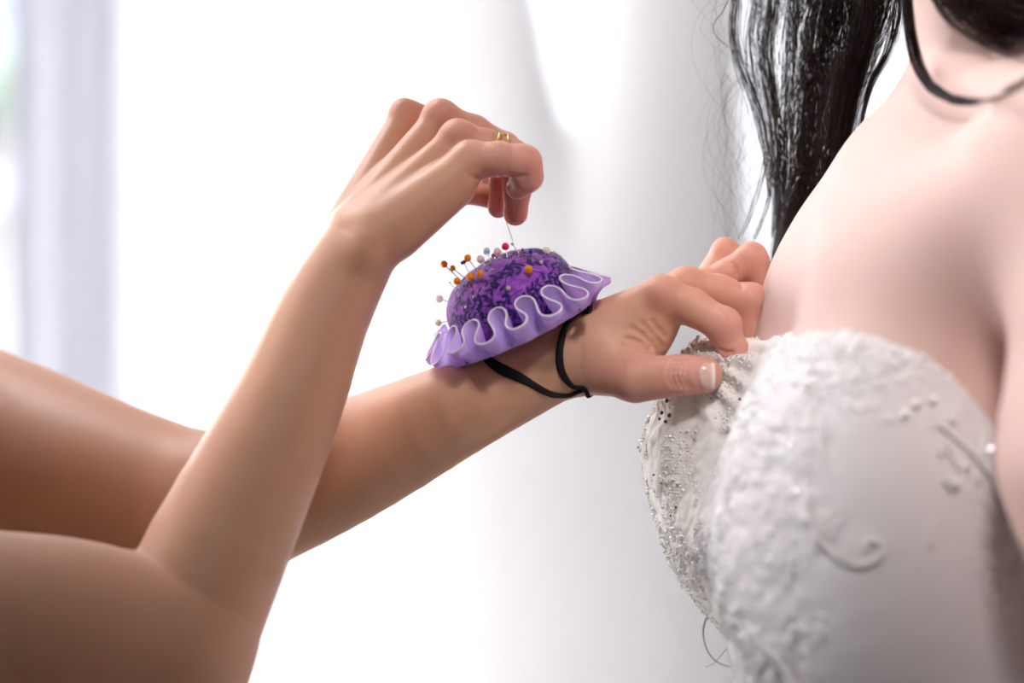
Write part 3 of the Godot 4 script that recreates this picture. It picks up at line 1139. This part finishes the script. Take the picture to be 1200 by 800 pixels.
func make_pins() -> void:
	var steel := mat(Color(.72, .72, .74), .28)
	steel.metallic = 1.0
	var paint := {
		"orange": mat(Color8(255, 170, 0), .25), "amber": mat(Color8(255, 196, 84), .3), "pearl": mat(Color8(252, 246, 240), .22), "ice": mat(Color8(205, 224, 236), .22), "blush": mat(Color8(252, 228, 226), .22),
		"magenta": mat(Color8(190, 40, 120), .25), "pink": mat(Color8(255, 16, 100), .22), "steel": steel, "bronze": mat(Color8(150, 128, 96), .3), "blue": mat(Color8(18, 24, 150), .22), "violet": mat(Color8(74, 22, 104), .3),
		"green": mat(Color8(140, 214, 165), .3), "sand": mat(Color8(222, 208, 190), .3),
	}
	for k in paint:
		if k == "steel" or k == "bronze": continue
		paint[k].clearcoat_enabled = true
		paint[k].backlight_enabled = true
		paint[k].backlight = paint[k].albedo_color * .9
	paint.bronze.metallic = .8
	# head x, y; where the shaft enters x, y; head radius; lift of the head towards the lens (mm); colour; label
	var list := [
		[520.3, 309.4, 535, 326, 4.3, 1, "orange", "orange ball pin leaning furthest out to the left above the pincushion"],
		[530.3, 314.3, 542, 323, 3.7, -6, "amber", "pale orange ball pin just right of the leftmost leaning pin"],
		[535.3, 329.4, 545, 337, 4.2, 3, "orange", "orange ball pin sunk low on the left shoulder of the pincushion"],
		[551.0, 324.3, 559, 329, 4.8, 5, "orange", "large orange ball pin, left one of the pair pushed against the cloth"],
		[562.4, 320.7, 569, 325, 4.5, 5, "orange", "large orange ball pin, right one of the pair pushed against the cloth"],
		[548.0, 302.3, 560, 318, 4.3, 1, "orange", "orange ball pin standing beside the dark violet pin head"],
		[619.3, 315.4, 619, 319, 4.9, 6, "orange", "lone orange ball pin on the right front of the pincushion"],
		[543.3, 307.0, 548, 320, 4.2, -2, "violet", "dark violet flower shaped pin head among the orange pins"],
		[570.0, 294.3, 575, 306, 4.4, -16, "ice", "pale blue pearl pin at the back of the pincushion"],
		[563.0, 303.6, 569, 312, 4.9, -10, "pearl", "white pearl pin between the orange pins and the blue pearl pin"],
		[582.6, 295.0, 586, 305, 4.8, -10, "blush", "blush white pearl pin left of the hot pink pin"],
		[578.4, 299.4, 583, 307, 2.8, -13, "magenta", "small magenta pin head half hidden behind the blush pearl"],
		[592.3, 288.7, 594.6, 303, 4.4, -2, "pink", "hot pink ball pin standing at the top of the pincushion"],
		[600.4, 285.7, 609, 298, 1.9, -2, "steel", "small steel headed pin just right of the hot pink pin"],
		[612.3, 292.6, 615.7, 304, 1.9, 0, "bronze", "tall bronze headed pin between the hot pink and navy pins"],
		[598.7, 299.0, 599.5, 302, 1.9, 2, "steel", "small steel pin head under the hot pink pin"],
		[585.7, 302.6, 587, 305, 1.9, 2, "steel", "small steel pin head under the blush pearl pin"],
		[622.0, 294.3, 625.7, 303, 2.8, 0, "blue", "navy blue ball pin on the right of the crown"],
		[627.0, 302.3, 627.2, 311, 1.9, 4, "bronze", "bronze headed pin under the navy blue pin"],
		[634.0, 307.0, 634.5, 311, 2.2, 3, "sand", "champagne pin head on the right slope of the pincushion"],
		[640.6, 293.6, 636, 304, 4.7, -8, "pearl", "white pearl pin at the right end of the crown"],
		[649.3, 295.0, 648, 308, 1.5, -14, "sand", "faint clear headed pin furthest right on the pincushion"],
		[576.7, 316.3, 578, 318, 2.0, 2, "steel", "steel pin head alone on the upper front of the print"],
		[535.3, 339.7, 537, 341, 2.0, 2, "steel", "steel pin head on the left edge under the orange pins"],
		[556.4, 347.6, 558, 349, 2.3, 2, "steel", "steel pin head in the middle of the left front"],
		[546.7, 360.0, 548, 361, 2.2, 2, "steel", "lowest steel pin head on the left front"],
		[595.8, 337.5, 596, 340, 2.6, 3, "sand", "champagne pearl pin head in the centre of the print"],
		[514.8, 350.0, 527, 354, 4.8, -3, "pearl", "white pearl pin sticking out of the left side"],
		[513.6, 378.0, 526, 376, 4.0, -5, "sand", "beige ball pin between the white and green pins on the left side"],
		[512.5, 392.7, 525, 388, 4.2, 1, "green", "pale green ball pin lowest on the left side above the ruffle"],
		[527.0, 331.0, 534, 341, 1.2, -4, "steel", "thin headless looking steel pin at the far left slope"],
	]
	for p in list:
		var a := hit(cushion, p[2], p[3])
		if a == Vector3.INF: a = cushion.settle(at(p[2], p[3], -.012))
		var b := at(p[0], p[1], a.z + p[5] * .001)
		var d := (b - a).normalized()
		var r: float = p[4] * PX
		var t := thing("dressmaking_pin", p[7], "pin", a, "pins stuck in the pincushion")
		var h := Heap.new()
		h.tube(PackedVector3Array([a - d * .006, a, b]), PackedFloat32Array([.00022, .00028, .00028]), 6)
		put("shaft", build(h.v, h.f), steel, t)
		h = Heap.new()
		if p[6] == "violet":
			h.ball(b, r * .55, 12)
			for k in 5:
				var ax := d.cross(Vector3(0, 0, 1)).normalized().rotated(d, TAU * k / 5)
				h.ball(b + ax * r * .62, r * .42, 10)
		else:
			h.ball(b, r, 18)
		put("head", build(h.v, h.f), paint[p[6]], t)
	# the pin in the raised fingers
	var a := at(586, 238, -.014)
	var b := at(600.5, 281, -.006)
	var t := thing("dressmaking_pin", "thin steel pin held point down in the raised fingertips", "pin", b)
	var h := Heap.new()
	h.tube(PackedVector3Array([a, b, b + (b - a) * .05]), PackedFloat32Array([.00026, .00026, .00006]), 6)
	put("shaft", build(h.v, h.f), steel, t)
	h = Heap.new()
	h.ball(a, .0012, 12)
	put("head", build(h.v, h.f), paint.pearl, t)

func make_rings() -> void:
	var gold := mat(Color8(232, 186, 110), .18)
	gold.metallic = 1.0
	var names := ["slim gold ring on the raised hand, the one nearer the knuckle", "slim gold ring on the raised hand, the one nearer the fingertip"]
	for i in 2:
		var o := at([577.5, 590.0][i], [171.0, 175.0][i], [.009, .0078][i])
		var ax := (at(602, 181, .006) - at(570, 169, .010)).normalized()
		ax = ax.rotated(Vector3(0, 0, 1), deg_to_rad([-8.0, 4.0][i]))
		var s := ax.cross(Vector3.UP).normalized()
		var w := s.cross(ax)
		var h := Heap.new()
		var n := 56
		var sides := 10
		var big := mm(18.4, .009)
		for k in n:
			var a := TAU * k / n
			var out := s * cos(a) + w * sin(a)
			for q in sides:
				var b := TAU * q / sides
				h.vert(o + out * (big + cos(b) * .0007) + ax * sin(b) * [.0013, .0010][i])
		for k in n:
			for q in sides:
				var q2 := (q + 1) % sides
				var k2 := (k + 1) % n
				h.quad(k * sides + q, k2 * sides + q, k2 * sides + q2, k * sides + q2)
		tag(put("ring", build(h.v, h.f), gold), names[i], "ring", "rings on the raised hand")

# ------------------------------------------------------------------ hair
# a lock: strands that follow one guide line [px, py, z, half width], shuffled and tapering
func lock(h: Heap, r: RandomNumberGenerator, guide: Array, count: int, thick := .00016, wild := 1.0, depth := .6, lift := 0.0) -> void:
	if guide[0][1] < -35 and guide[0][0] < 1070: guide = [[1090, -300, -.03, 30], [1055, -170, -.04, 40]] + guide   # rooted at the crown
	elif guide[0][1] < -35: guide = [[1150, -300, .12, 30], [1120, -170, .12, 30]] + guide
	var n := guide.size()
	var g := []
	for q in guide:
		var z: float = q[2]
		if lift > 0.0:
			var p := hit(bride, q[0], q[1])
			if p != Vector3.INF: z = p.z + lift
		g.append(at(q[0], q[1], z))
	var segs := (n - 1) * 4
	for s in count:
		var a := r.randf() * TAU
		var d := sqrt(r.randf())
		var w1 := r.randf_range(-.35, .35) * wild
		var w2 := r.randf_range(-.35, .35) * wild
		var f1 := r.randf_range(.6, 1.7)
		var p1 := r.randf() * TAU
		var stop := 1.0 - .22 * r.randf() * r.randf()
		var pts := PackedVector3Array()
		var rad := PackedFloat32Array()
		for i in segs + 1:
			var t := float(i) / segs * stop * (n - 1)
			var k := mini(int(t), n - 2)
			var u := t - k
			var p: Vector3 = (g[k] as Vector3).cubic_interpolate(g[k + 1], g[maxi(k - 1, 0)], g[mini(k + 2, n - 1)], u)
			var tan: Vector3 = (g[k + 1] - g[k]).normalized()
			var side := tan.cross(Vector3(0, 0, 1)).normalized()
			var hw: float = mm(lerpf(guide[k][3], guide[k + 1][3], u), p.z)
			var tt := float(i) / segs
			p += side * hw * (cos(a) * d + w1 * sin(f1 * tt * TAU + p1)) + Vector3(0, 0, hw * depth * (sin(a) * d + w2 * cos(f1 * tt * TAU + p1)))
			pts.append(p)
			rad.append(thick * (1.0 - .6 * tt))
		h.tube(pts, rad, 3, 1.0, Vector3(0, 0, 1), false)

func make_hair(who: Node3D) -> void:
	var r := RandomNumberGenerator.new()
	r.seed = 8
	var dark := mat(Color8(42, 24, 22), .40, .3)
	var h := Heap.new()
	# the long fall on her far side
	lock(h, r, [[1005, -60, -.05, 40], [985, 40, -.055, 42], [972, 120, -.06, 36], [958, 200, -.06, 30], [940, 260, -.06, 24], [918, 320, -.055, 14], [900, 360, -.055, 4]], 620)
	lock(h, r, [[960, -60, -.06, 34], [945, 20, -.065, 30], [940, 90, -.07, 28], [935, 170, -.07, 24], [930, 240, -.07, 20], [915, 310, -.06, 12], [902, 350, -.06, 4]], 240, .0002, 1.2)
	lock(h, r, [[1035, -60, -.03, 26], [1025, 10, -.035, 24], [1008, 70, -.04, 18], [990, 130, -.05, 16], [982, 190, -.055, 14], [965, 240, -.055, 11], [938, 290, -.05, 10], [915, 330, -.05, 6]], 300)
	lock(h, r, [[1055, -50, -.02, 10], [1050, 20, -.025, 9], [1040, 60, -.03, 5], [1022, 95, -.03, 4], [1012, 130, -.03, 3], [1006, 165, -.03, 3], [1000, 190, -.03, 2]], 70)
	lock(h, r, [[925, -40, -.07, 12], [905, 20, -.07, 10], [899, 60, -.07, 10], [905, 110, -.07, 9], [912, 170, -.07, 9], [915, 230, -.07, 8], [910, 290, -.07, 5], [905, 330, -.07, 3]], 90, .0002, 1.3)
	lock(h, r, [[900, -40, -.065, 8], [886, 10, -.065, 9], [880, 45, -.065, 9], [884, 85, -.065, 10], [894, 130, -.065, 9], [903, 180, -.065, 7], [909, 230, -.065, 5], [906, 280, -.065, 3]], 50, .00019, 1.4)
	lock(h, r, [[872, -40, -.06, 7], [862, 5, -.06, 7], [860, 40, -.06, 7], [868, 75, -.06, 8], [881, 110, -.06, 8], [892, 150, -.06, 8], [898, 190, -.06, 6], [901, 230, -.06, 3]], 44, .00019, 1.4)
	lock(h, r, [[898, 185, -.06, 4], [891, 215, -.06, 3], [880, 250, -.06, 3], [866, 281, -.06, 2]], 9, .0002)
	lock(h, r, [[904, 190, -.06, 4], [902, 225, -.06, 3], [894, 255, -.06, 3], [882, 284, -.06, 3]], 12, .0002)
	lock(h, r, [[985, 60, -.035, 12], [972, 150, -.04, 14], [962, 240, -.045, 12], [935, 300, -.045, 9]], 60, .00014, 2.0)
	# stray hairs
	lock(h, r, [[862, -20, -.055, 1], [848, 12, -.055, 1], [837, 27, -.055, 1], [838, 40, -.055, 1], [850, 52, -.055, 1], [866, 64, -.055, 1]], 3, .00016, .3)
	lock(h, r, [[880, 90, -.06, 30], [872, 160, -.06, 34], [875, 230, -.06, 34], [880, 300, -.06, 30]], 34, .00007, 2.5)
	lock(h, r, [[850, 0, -.06, 30], [846, 60, -.06, 30], [858, 130, -.06, 30], [868, 200, -.06, 30]], 12, .00006, 2.5)
	tag(put("long_hair", build(h.v, h.f), dark, who), "long dark hair falling on the far side")
	# the lock that curls round the front of the neck, and the hair brushed back over the near side
	h = Heap.new()
	lock(h, r, [[1062, -60, .05, 7], [1062, -10, .07, 7], [1066, 35, .085, 7], [1074, 72, .10, 7.5], [1090, 100, .115, 7], [1116, 116, .125, 6], [1146, 119, .135, 5], [1178, 108, .145, 5], [1215, 88, .15, 5], [1260, 60, .16, 6]], 170, .00016, .5, .6, .022)
	tag(put("hair_lock", build(h.v, h.f), dark, who), "thin lock of hair curling round the neck")
	h = Heap.new()
	lock(h, r, [[1085, -70, .10, 16], [1112, -10, .12, 18], [1150, 22, .135, 20], [1195, 44, .145, 20], [1250, 60, .15, 22]], 420, .00016, 1.0, .6, .014)
	lock(h, r, [[1120, -80, .12, 24], [1155, -25, .135, 26], [1200, 5, .145, 28], [1260, 20, .15, 28]], 420, .00016, 1.0, .6, .018)
	lock(h, r, [[1082, -40, .11, 3], [1098, 6, .12, 3], [1122, 34, .13, 5], [1160, 56, .14, 5], [1205, 72, .15, 5], [1250, 80, .15, 6]], 40, .00013, 1.6, .6, .01)
	lock(h, r, [[1150, -120, .12, 40], [1230, -60, .14, 40], [1300, -20, .14, 40]], 260)
	lock(h, r, [[1040, -140, -.02, 40], [1020, -90, -.03, 44], [1000, -40, -.05, 44]], 420)
	tag(put("swept_hair", build(h.v, h.f), dark, who), "dark hair swept back over the near shoulder")
	# the hair over the crown
	var cap_field := Field.new()
	var B := bride_frame.basis
	cap_field.ell(own(-.045, .425, 0), Vector3(.105, .112, .088), B, .03, Color.BLACK)
	cap_field.ell(own(-.085, .34, 0), Vector3(.06, .12, .085), B, .03, Color.BLACK)
	var V := PackedVector3Array()
	var C := PackedColorArray()
	var F := PackedInt32Array()
	cap_field.mesh(Vector3(.10, EYE + .10, -.12), Vector3(.46, EYE + .55, .22), .006, V, C, F)
	put("crown_hair", build(V, F), dark, who)
	# a loose hair that curls out below the bodice
	h = Heap.new()
	lock(h, r, [[862, 690, -.02, 1], [845, 706, -.02, 1], [829, 722, -.02, 1], [824, 742, -.02, 1], [830, 764, -.02, 1], [843, 777, -.02, 1], [862, 782, -.02, 1]], 4, .00022, .3)
	lock(h, r, [[862, 752, -.02, 1], [850, 762, -.02, 1], [838, 776, -.02, 1], [826, 782, -.02, 1]], 2, .00012, .3)
	tag(put("loose_strand", build(h.v, h.f), mat(Color8(92, 76, 70), .45), who), "loose curl of hair hanging below the bodice")

# ------------------------------------------------------------------ the bodice: lace, beads, crystals
func hem(q: Vector3) -> float:
	var t := q.x - .05
	return lerpf(.056, .062 - (6.7 if t > 0.0 else 13.0) * t * t, smoothstep(-.04, .03, q.z))

# where lace lies over the satin (1) and where the satin is bare (0), in the bride's own axes
func lace(q: Vector3) -> float:
	var t := hem(q) - q.y
	var top := 1.0 - smoothstep(.030, .050, t)
	var front := smoothstep(.070, .082, q.x - .10 * clampf(t - .10, 0.0, .2) + .006 * sin(q.y * 130.0))
	var under_arm := (1.0 - smoothstep(.07, .10, t)) * smoothstep(.012, -.012, q.x)
	var far := smoothstep(.0, -.02, q.z)
	return clampf(maxf(maxf(top, front), maxf(under_arm, far)), 0.0, 1.0)

func make_dress(who: Node3D) -> void:
	var V := PackedVector3Array()
	var C := PackedColorArray()
	var F := PackedInt32Array()
	dress.mesh(Vector3(.03, EYE - .30, -.16), Vector3(.40, EYE + .03, .25), .0018, V, C, F)
	var r := tidy(V, C, F)
	V = r[0]
	var N: PackedVector3Array = build(V, r[2]).surface_get_arrays(0)[Mesh.ARRAY_NORMAL]
	var inv := bride_frame.affine_inverse()
	var cell := FastNoiseLite.new()
	cell.noise_type = FastNoiseLite.TYPE_CELLULAR
	cell.cellular_return_type = FastNoiseLite.RETURN_DISTANCE2_SUB
	cell.frequency = 130.0
	cell.fractal_type = FastNoiseLite.FRACTAL_NONE
	var soft := FastNoiseLite.new()
	soft.frequency = 45.0
	soft.seed = 2
	soft.fractal_octaves = 3
	var masks := PackedFloat32Array()
	for i in V.size():
		var q := inv * V[i]
		var m := lace(q)
		masks.append(m)
		var d := m * (.0006 + .0013 * cell.get_noise_3d(q.x, q.y, q.z) + .0014 * soft.get_noise_3d(q.x, q.y, q.z))
		d += .00045 * soft.get_noise_3d(q.x * .5, q.y * .5, q.z * .5)
		# the far cup is gathered where it is pinched
		var pull := smoothstep(.0, -.03, q.z) * smoothstep(-.07, .04, q.y)
		var ang := atan2(q.x - .115, .05 - q.y)
		d += pull * .0022 * sin(ang * 17.0 + 3.0 * soft.get_noise_2d(q.y * .4, q.z * .4))
		V[i] += N[i] * d
		r[1][i] = Color(.71, .665, .67).lerp(Color(.88, .84, .79), smoothstep(.0, -.03, q.z))   # ivory far side over nude lining, lightened further to stand in for light
	var satin := mat(Color.WHITE, .62, .35)
	satin.vertex_color_use_as_albedo = true
	satin.rim_enabled = true
	satin.rim = .4
	bump(satin, noise_tex(.11, 512, 3), .025, 26.0)
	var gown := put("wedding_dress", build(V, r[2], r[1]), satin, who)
	tag(gown, "strapless white satin and lace gown sewn with beads")
	var hs := Heap.new()
	var c0 := own(-.02, 0, 0)
	hs.tube(PackedVector3Array([Vector3(c0.x, EYE - .29, c0.z), Vector3(c0.x, EYE - .36, c0.z), Vector3(c0.x, EYE - .5, c0.z), Vector3(c0.x, EYE - .8, c0.z), Vector3(c0.x, .02, c0.z)]), PackedFloat32Array([.112, .125, .165, .22, .34]), 64)
	put("skirt", build(hs.v, hs.f), satin, gown)
	# stitched petals and beads, too many to count, all over the lace
	var rng := RandomNumberGenerator.new()
	rng.seed = 5
	var petal := Heap.new()
	petal.ball(Vector3.ZERO, 1.0, 8)
	var petal_mesh := build(petal.v, petal.f)
	var thread := mat(Color8(236, 232, 231), .75, .3)
	var pt: Array[Transform3D] = []
	var bt: Array[Transform3D] = []
	var ct: Array[Transform3D] = []
	var tries := 0
	while tries < 60000:
		tries += 1
		var i := rng.randi() % V.size()
		if rng.randf() > masks[i]: continue
		var q := inv * V[i]
		if q.x < -.06 or q.y < -.19: continue
		# motifs gather in clusters
		if soft.get_noise_3d(q.x * .55, q.y * .55, q.z * .55 + .5) < -.05: continue
		var n := N[i]
		var s := n.cross(Vector3(rng.randf_range(-1, 1), rng.randf_range(-1, 1), rng.randf_range(-1, 1))).normalized()
		var b := Basis(s, n, s.cross(n))
		var kind := rng.randf()
		var fine := .5 if q.z < .0 else 1.0
		if kind < .62 and pt.size() < 11000:
			pt.append(Transform3D(b * Basis.from_scale(Vector3(rng.randf_range(1.4, 3.2), .65, rng.randf_range(.5, 1.1)) * .001 * fine), V[i] + n * .0002))
		elif kind < .86 and bt.size() < 4600:
			bt.append(Transform3D(b.scaled(Vector3.ONE * rng.randf_range(.0004, .0009)), V[i] + n * .0005))
		elif kind >= .93 and ct.size() < 900:
			ct.append(Transform3D(b.scaled(Vector3.ONE * rng.randf_range(.0005, .0010)), V[i] + n * .0008))
	var cut := Heap.new()
	cut.ball(Vector3.ZERO, 1.0, 6)
	var facets := SurfaceTool.new()
	facets.begin(Mesh.PRIMITIVE_TRIANGLES)
	facets.set_smooth_group(-1)
	for k in cut.f: facets.add_vertex(cut.v[k])
	facets.generate_normals()
	var pearl := mat(Color8(244, 240, 238), .2, .6)
	pearl.clearcoat_enabled = true
	var crystal := mat(Color8(240, 240, 244), .12, .7)
	crystal.metallic = .35
	crystal.clearcoat_enabled = true
	many(gown, "lace_petals", petal_mesh, thread, pt)
	many(gown, "seed_beads", petal_mesh, pearl, bt)
	many(gown, "cut_crystals", facets.commit(), crystal, ct)
	# the crystals that show singly
	var smoky := mat(Color8(92, 78, 74), .1, .7)
	smoky.metallic = .6
	for p in [[783, 470, 1.5], [790, 466, 1.2], [777, 484, 1.4], [786, 487, 1.6], [781, 494, 1.3], [774, 491, 1.1], [863, 733, 1.6], [776, 566, .9], [793, 594, .9], [767, 556, .8], [787, 604, .8], [868, 468, 1.0], [884, 484, .9], [867, 492, .9], [903, 626, 1.0]]:
		jewel(gown, "crystal", petal_mesh, smoky, p[0], p[1], p[2] * .00085)
	for p in [[947, 453, 1.6], [931, 451, 1.2], [944, 461, .9], [946, 503, 1.0], [1060, 486, 1.7], [1073, 474, 1.6], [1093, 470, 1.4], [1115, 492, 1.5], [1117, 566, 1.8], [1101, 530, 1.4], [1145, 560, 1.3], [1130, 548, 1.2], [852, 643, 1.1], [861, 664, 1.1], [874, 688, 1.1], [874, 566, 1.0], [886, 565, 1.0], [895, 565, 1.0], [905, 580, 1.0], [856, 500, 1.0], [893, 633, 1.0], [904, 790, 1.1], [912, 767, 1.0]]:
		jewel(gown, "sequin", petal_mesh, pearl, p[0], p[1], p[2] * .0014)
	# beaded scrolls on the satin
	scroll(gown, petal_mesh, [[961, 631], [970, 642], [980, 651], [992, 658], [1004, 661], [1017, 660], [1028, 655], [1034, 646], [1032, 637], [1024, 632], [1015, 634], [1013, 640], [1018, 644]])
	scroll(gown, petal_mesh, [[936, 604], [948, 610], [958, 619], [964, 630]])
	scroll(gown, petal_mesh, [[884, 742], [898, 755], [912, 768], [924, 782], [936, 798], [946, 812]])
	scroll(gown, petal_mesh, [[1108, 520], [1120, 545], [1122, 562], [1113, 572], [1106, 564], [1111, 556]])
	scroll(gown, petal_mesh, [[1098, 498], [1120, 515], [1142, 535], [1160, 560], [1170, 590]])
	# chain of crystals along the pinched edge, between finger and thumb
	for p in [[800, 413, .0], [806, 409, .0], [811, 404, .0], [815, 399, .0], [818, 395, -.002], [842, 417, .028], [846, 422, .03], [848, 428, .032], [850, 435, .032], [851, 442, .03], [850, 449, .028]]:
		var o := put("edge_crystal", petal_mesh, crystal, gown, Transform3D(Basis.from_scale(Vector3.ONE * .0013), at(p[0], p[1], p[2])))
		o.set_meta("label", "silver crystal on the pinched edge")

func many(parent: Node3D, called: String, mesh: Mesh, m: Material, where: Array[Transform3D]) -> void:
	var mm := MultiMesh.new()
	mm.transform_format = MultiMesh.TRANSFORM_3D
	mm.mesh = mesh
	mm.instance_count = where.size()
	for i in where.size(): mm.set_instance_transform(i, where[i])
	var o := MultiMeshInstance3D.new()
	o.multimesh = mm
	o.material_override = m
	o.name = called
	o.set_meta("kind", "stuff")
	parent.add_child(o, true)

func jewel(parent: Node3D, called: String, mesh: Mesh, m: Material, px: float, py: float, r: float) -> void:
	var p := hit(dress, px, py)
	if p == Vector3.INF: return
	put(called, mesh, m, parent, Transform3D(Basis.from_scale(Vector3.ONE * r), p + dress.grad(p) * r * .8))

func scroll(parent: Node3D, mesh: Mesh, line: Array) -> void:
	var pts := PackedVector3Array()
	for q in line:
		var p := hit(dress, q[0], q[1])
		if p != Vector3.INF: pts.append(p + dress.grad(p) * .0008)
	if pts.size() < 3: return
	var h := Heap.new()
	var rad := PackedFloat32Array()
	for p in pts: rad.append(.0007)
	h.tube(pts, rad, 6)
	var cord := put("beaded_scroll", build(h.v, h.f), mat(Color8(172, 160, 152), .4, .6), parent)
	h = Heap.new()
	for i in pts.size() - 1:
		var n := int(pts[i].distance_to(pts[i + 1]) / .0026) + 1
		for k in n:
			var p := pts[i].lerp(pts[i + 1], float(k) / n)
			h.ball(p + dress.grad(p) * .0009, .0011, 8)
	tag(put("scroll_beads", build(h.v, h.f), mat(Color8(248, 244, 242), .2, .6), parent), "", "", "", "stuff")

# a nail: a thin curved plate let into the fingertip, its free edge paler
func nail(who: Node3D, cx: float, cy: float, rx: float, ry: float) -> void:
	var v := PackedVector3Array()
	var c := PackedColorArray()
	var f := PackedInt32Array()
	var m := 14
	for j in m + 1:
		for i in m + 1:
			var a := 2.0 * i / m - 1.0
			var b := 2.0 * j / m - 1.0
			var sx := a * (sqrt(1.0 - b * b * .5) if a < 0.0 else 1.0 - .06 * b * b)
			var sy := b * sqrt(1.0 - a * a * (.5 if a < 0.0 else .06))
			var p := hit(helper, cx + rx * sx, cy + ry * sy)
			if p == Vector3.INF: p = helper.settle(at(cx + rx * sx, cy + ry * sy, .03))
			var e := 1.0 - maxf(absf(a), absf(b))
			v.append(p + helper.grad(p) * (.0003 + .0005 * smoothstep(0.0, .25, e)))
			c.append(Color(.76, .47, .41).lerp(Color(.86, .74, .68), smoothstep(.45, .62, a)).lerp(Color(.84, .62, .56), .5 * smoothstep(-.4, -.9, a)))
	for j in m:
		for i in m:
			var a := j * (m + 1) + i
			f.append_array(PackedInt32Array([a, a + 1, a + m + 2, a, a + m + 2, a + m + 1]))
	var k := mat(Color.WHITE, .22, .5)
	k.vertex_color_use_as_albedo = true
	var o := put("thumbnail", build(v, f, c), k, who)
	o.set_meta("label", "glossy bare thumbnail with a pale tip")

# ------------------------------------------------------------------ the scene
func _ready() -> void:
	var cam := Camera3D.new()
	cam.name = "camera"
	var ca := CameraAttributesPhysical.new()
	ca.frustum_focal_length = 137.81
	ca.frustum_focus_distance = DIST
	ca.exposure_aperture = 137.81 / 36.0
	cam.attributes = ca
	add_child(cam)
	cam.fov = rad_to_deg(2.0 * atan(400.0 / FOCAL))
	cam.near = 0.05
	cam.far = 200.0
	cam.position = Vector3(0, EYE, DIST)
	cam.current = true
	print("fov ", cam.fov)
	var env := Environment.new()
	env.background_mode = Environment.BG_SKY
	var sky := Sky.new()
	var sm := ProceduralSkyMaterial.new()
	sm.sky_top_color = Color(.96, .97, 1.0)
	sm.sky_horizon_color = Color(1.0, .985, .97)
	sm.ground_bottom_color = Color(.72, .72, .70)
	sm.ground_horizon_color = Color(.88, .88, .88)
	sky.sky_material = sm
	env.sky = sky
	env.background_energy_multiplier = 6.0
	env.tonemap_mode = Environment.TONE_MAPPER_LINEAR
	env.tonemap_exposure = 2.4
	env.sdfgi_enabled = true
	env.ssao_enabled = true
	env.ssil_enabled = true
	var we := WorldEnvironment.new()
	we.name = "sky"
	we.environment = env
	add_child(we)

	skin_grain = noise_tex(.05, 512, 4)
	make_room()
	make_helper()
	make_cushion()
	make_pins()
	make_rings()
	make_bride()
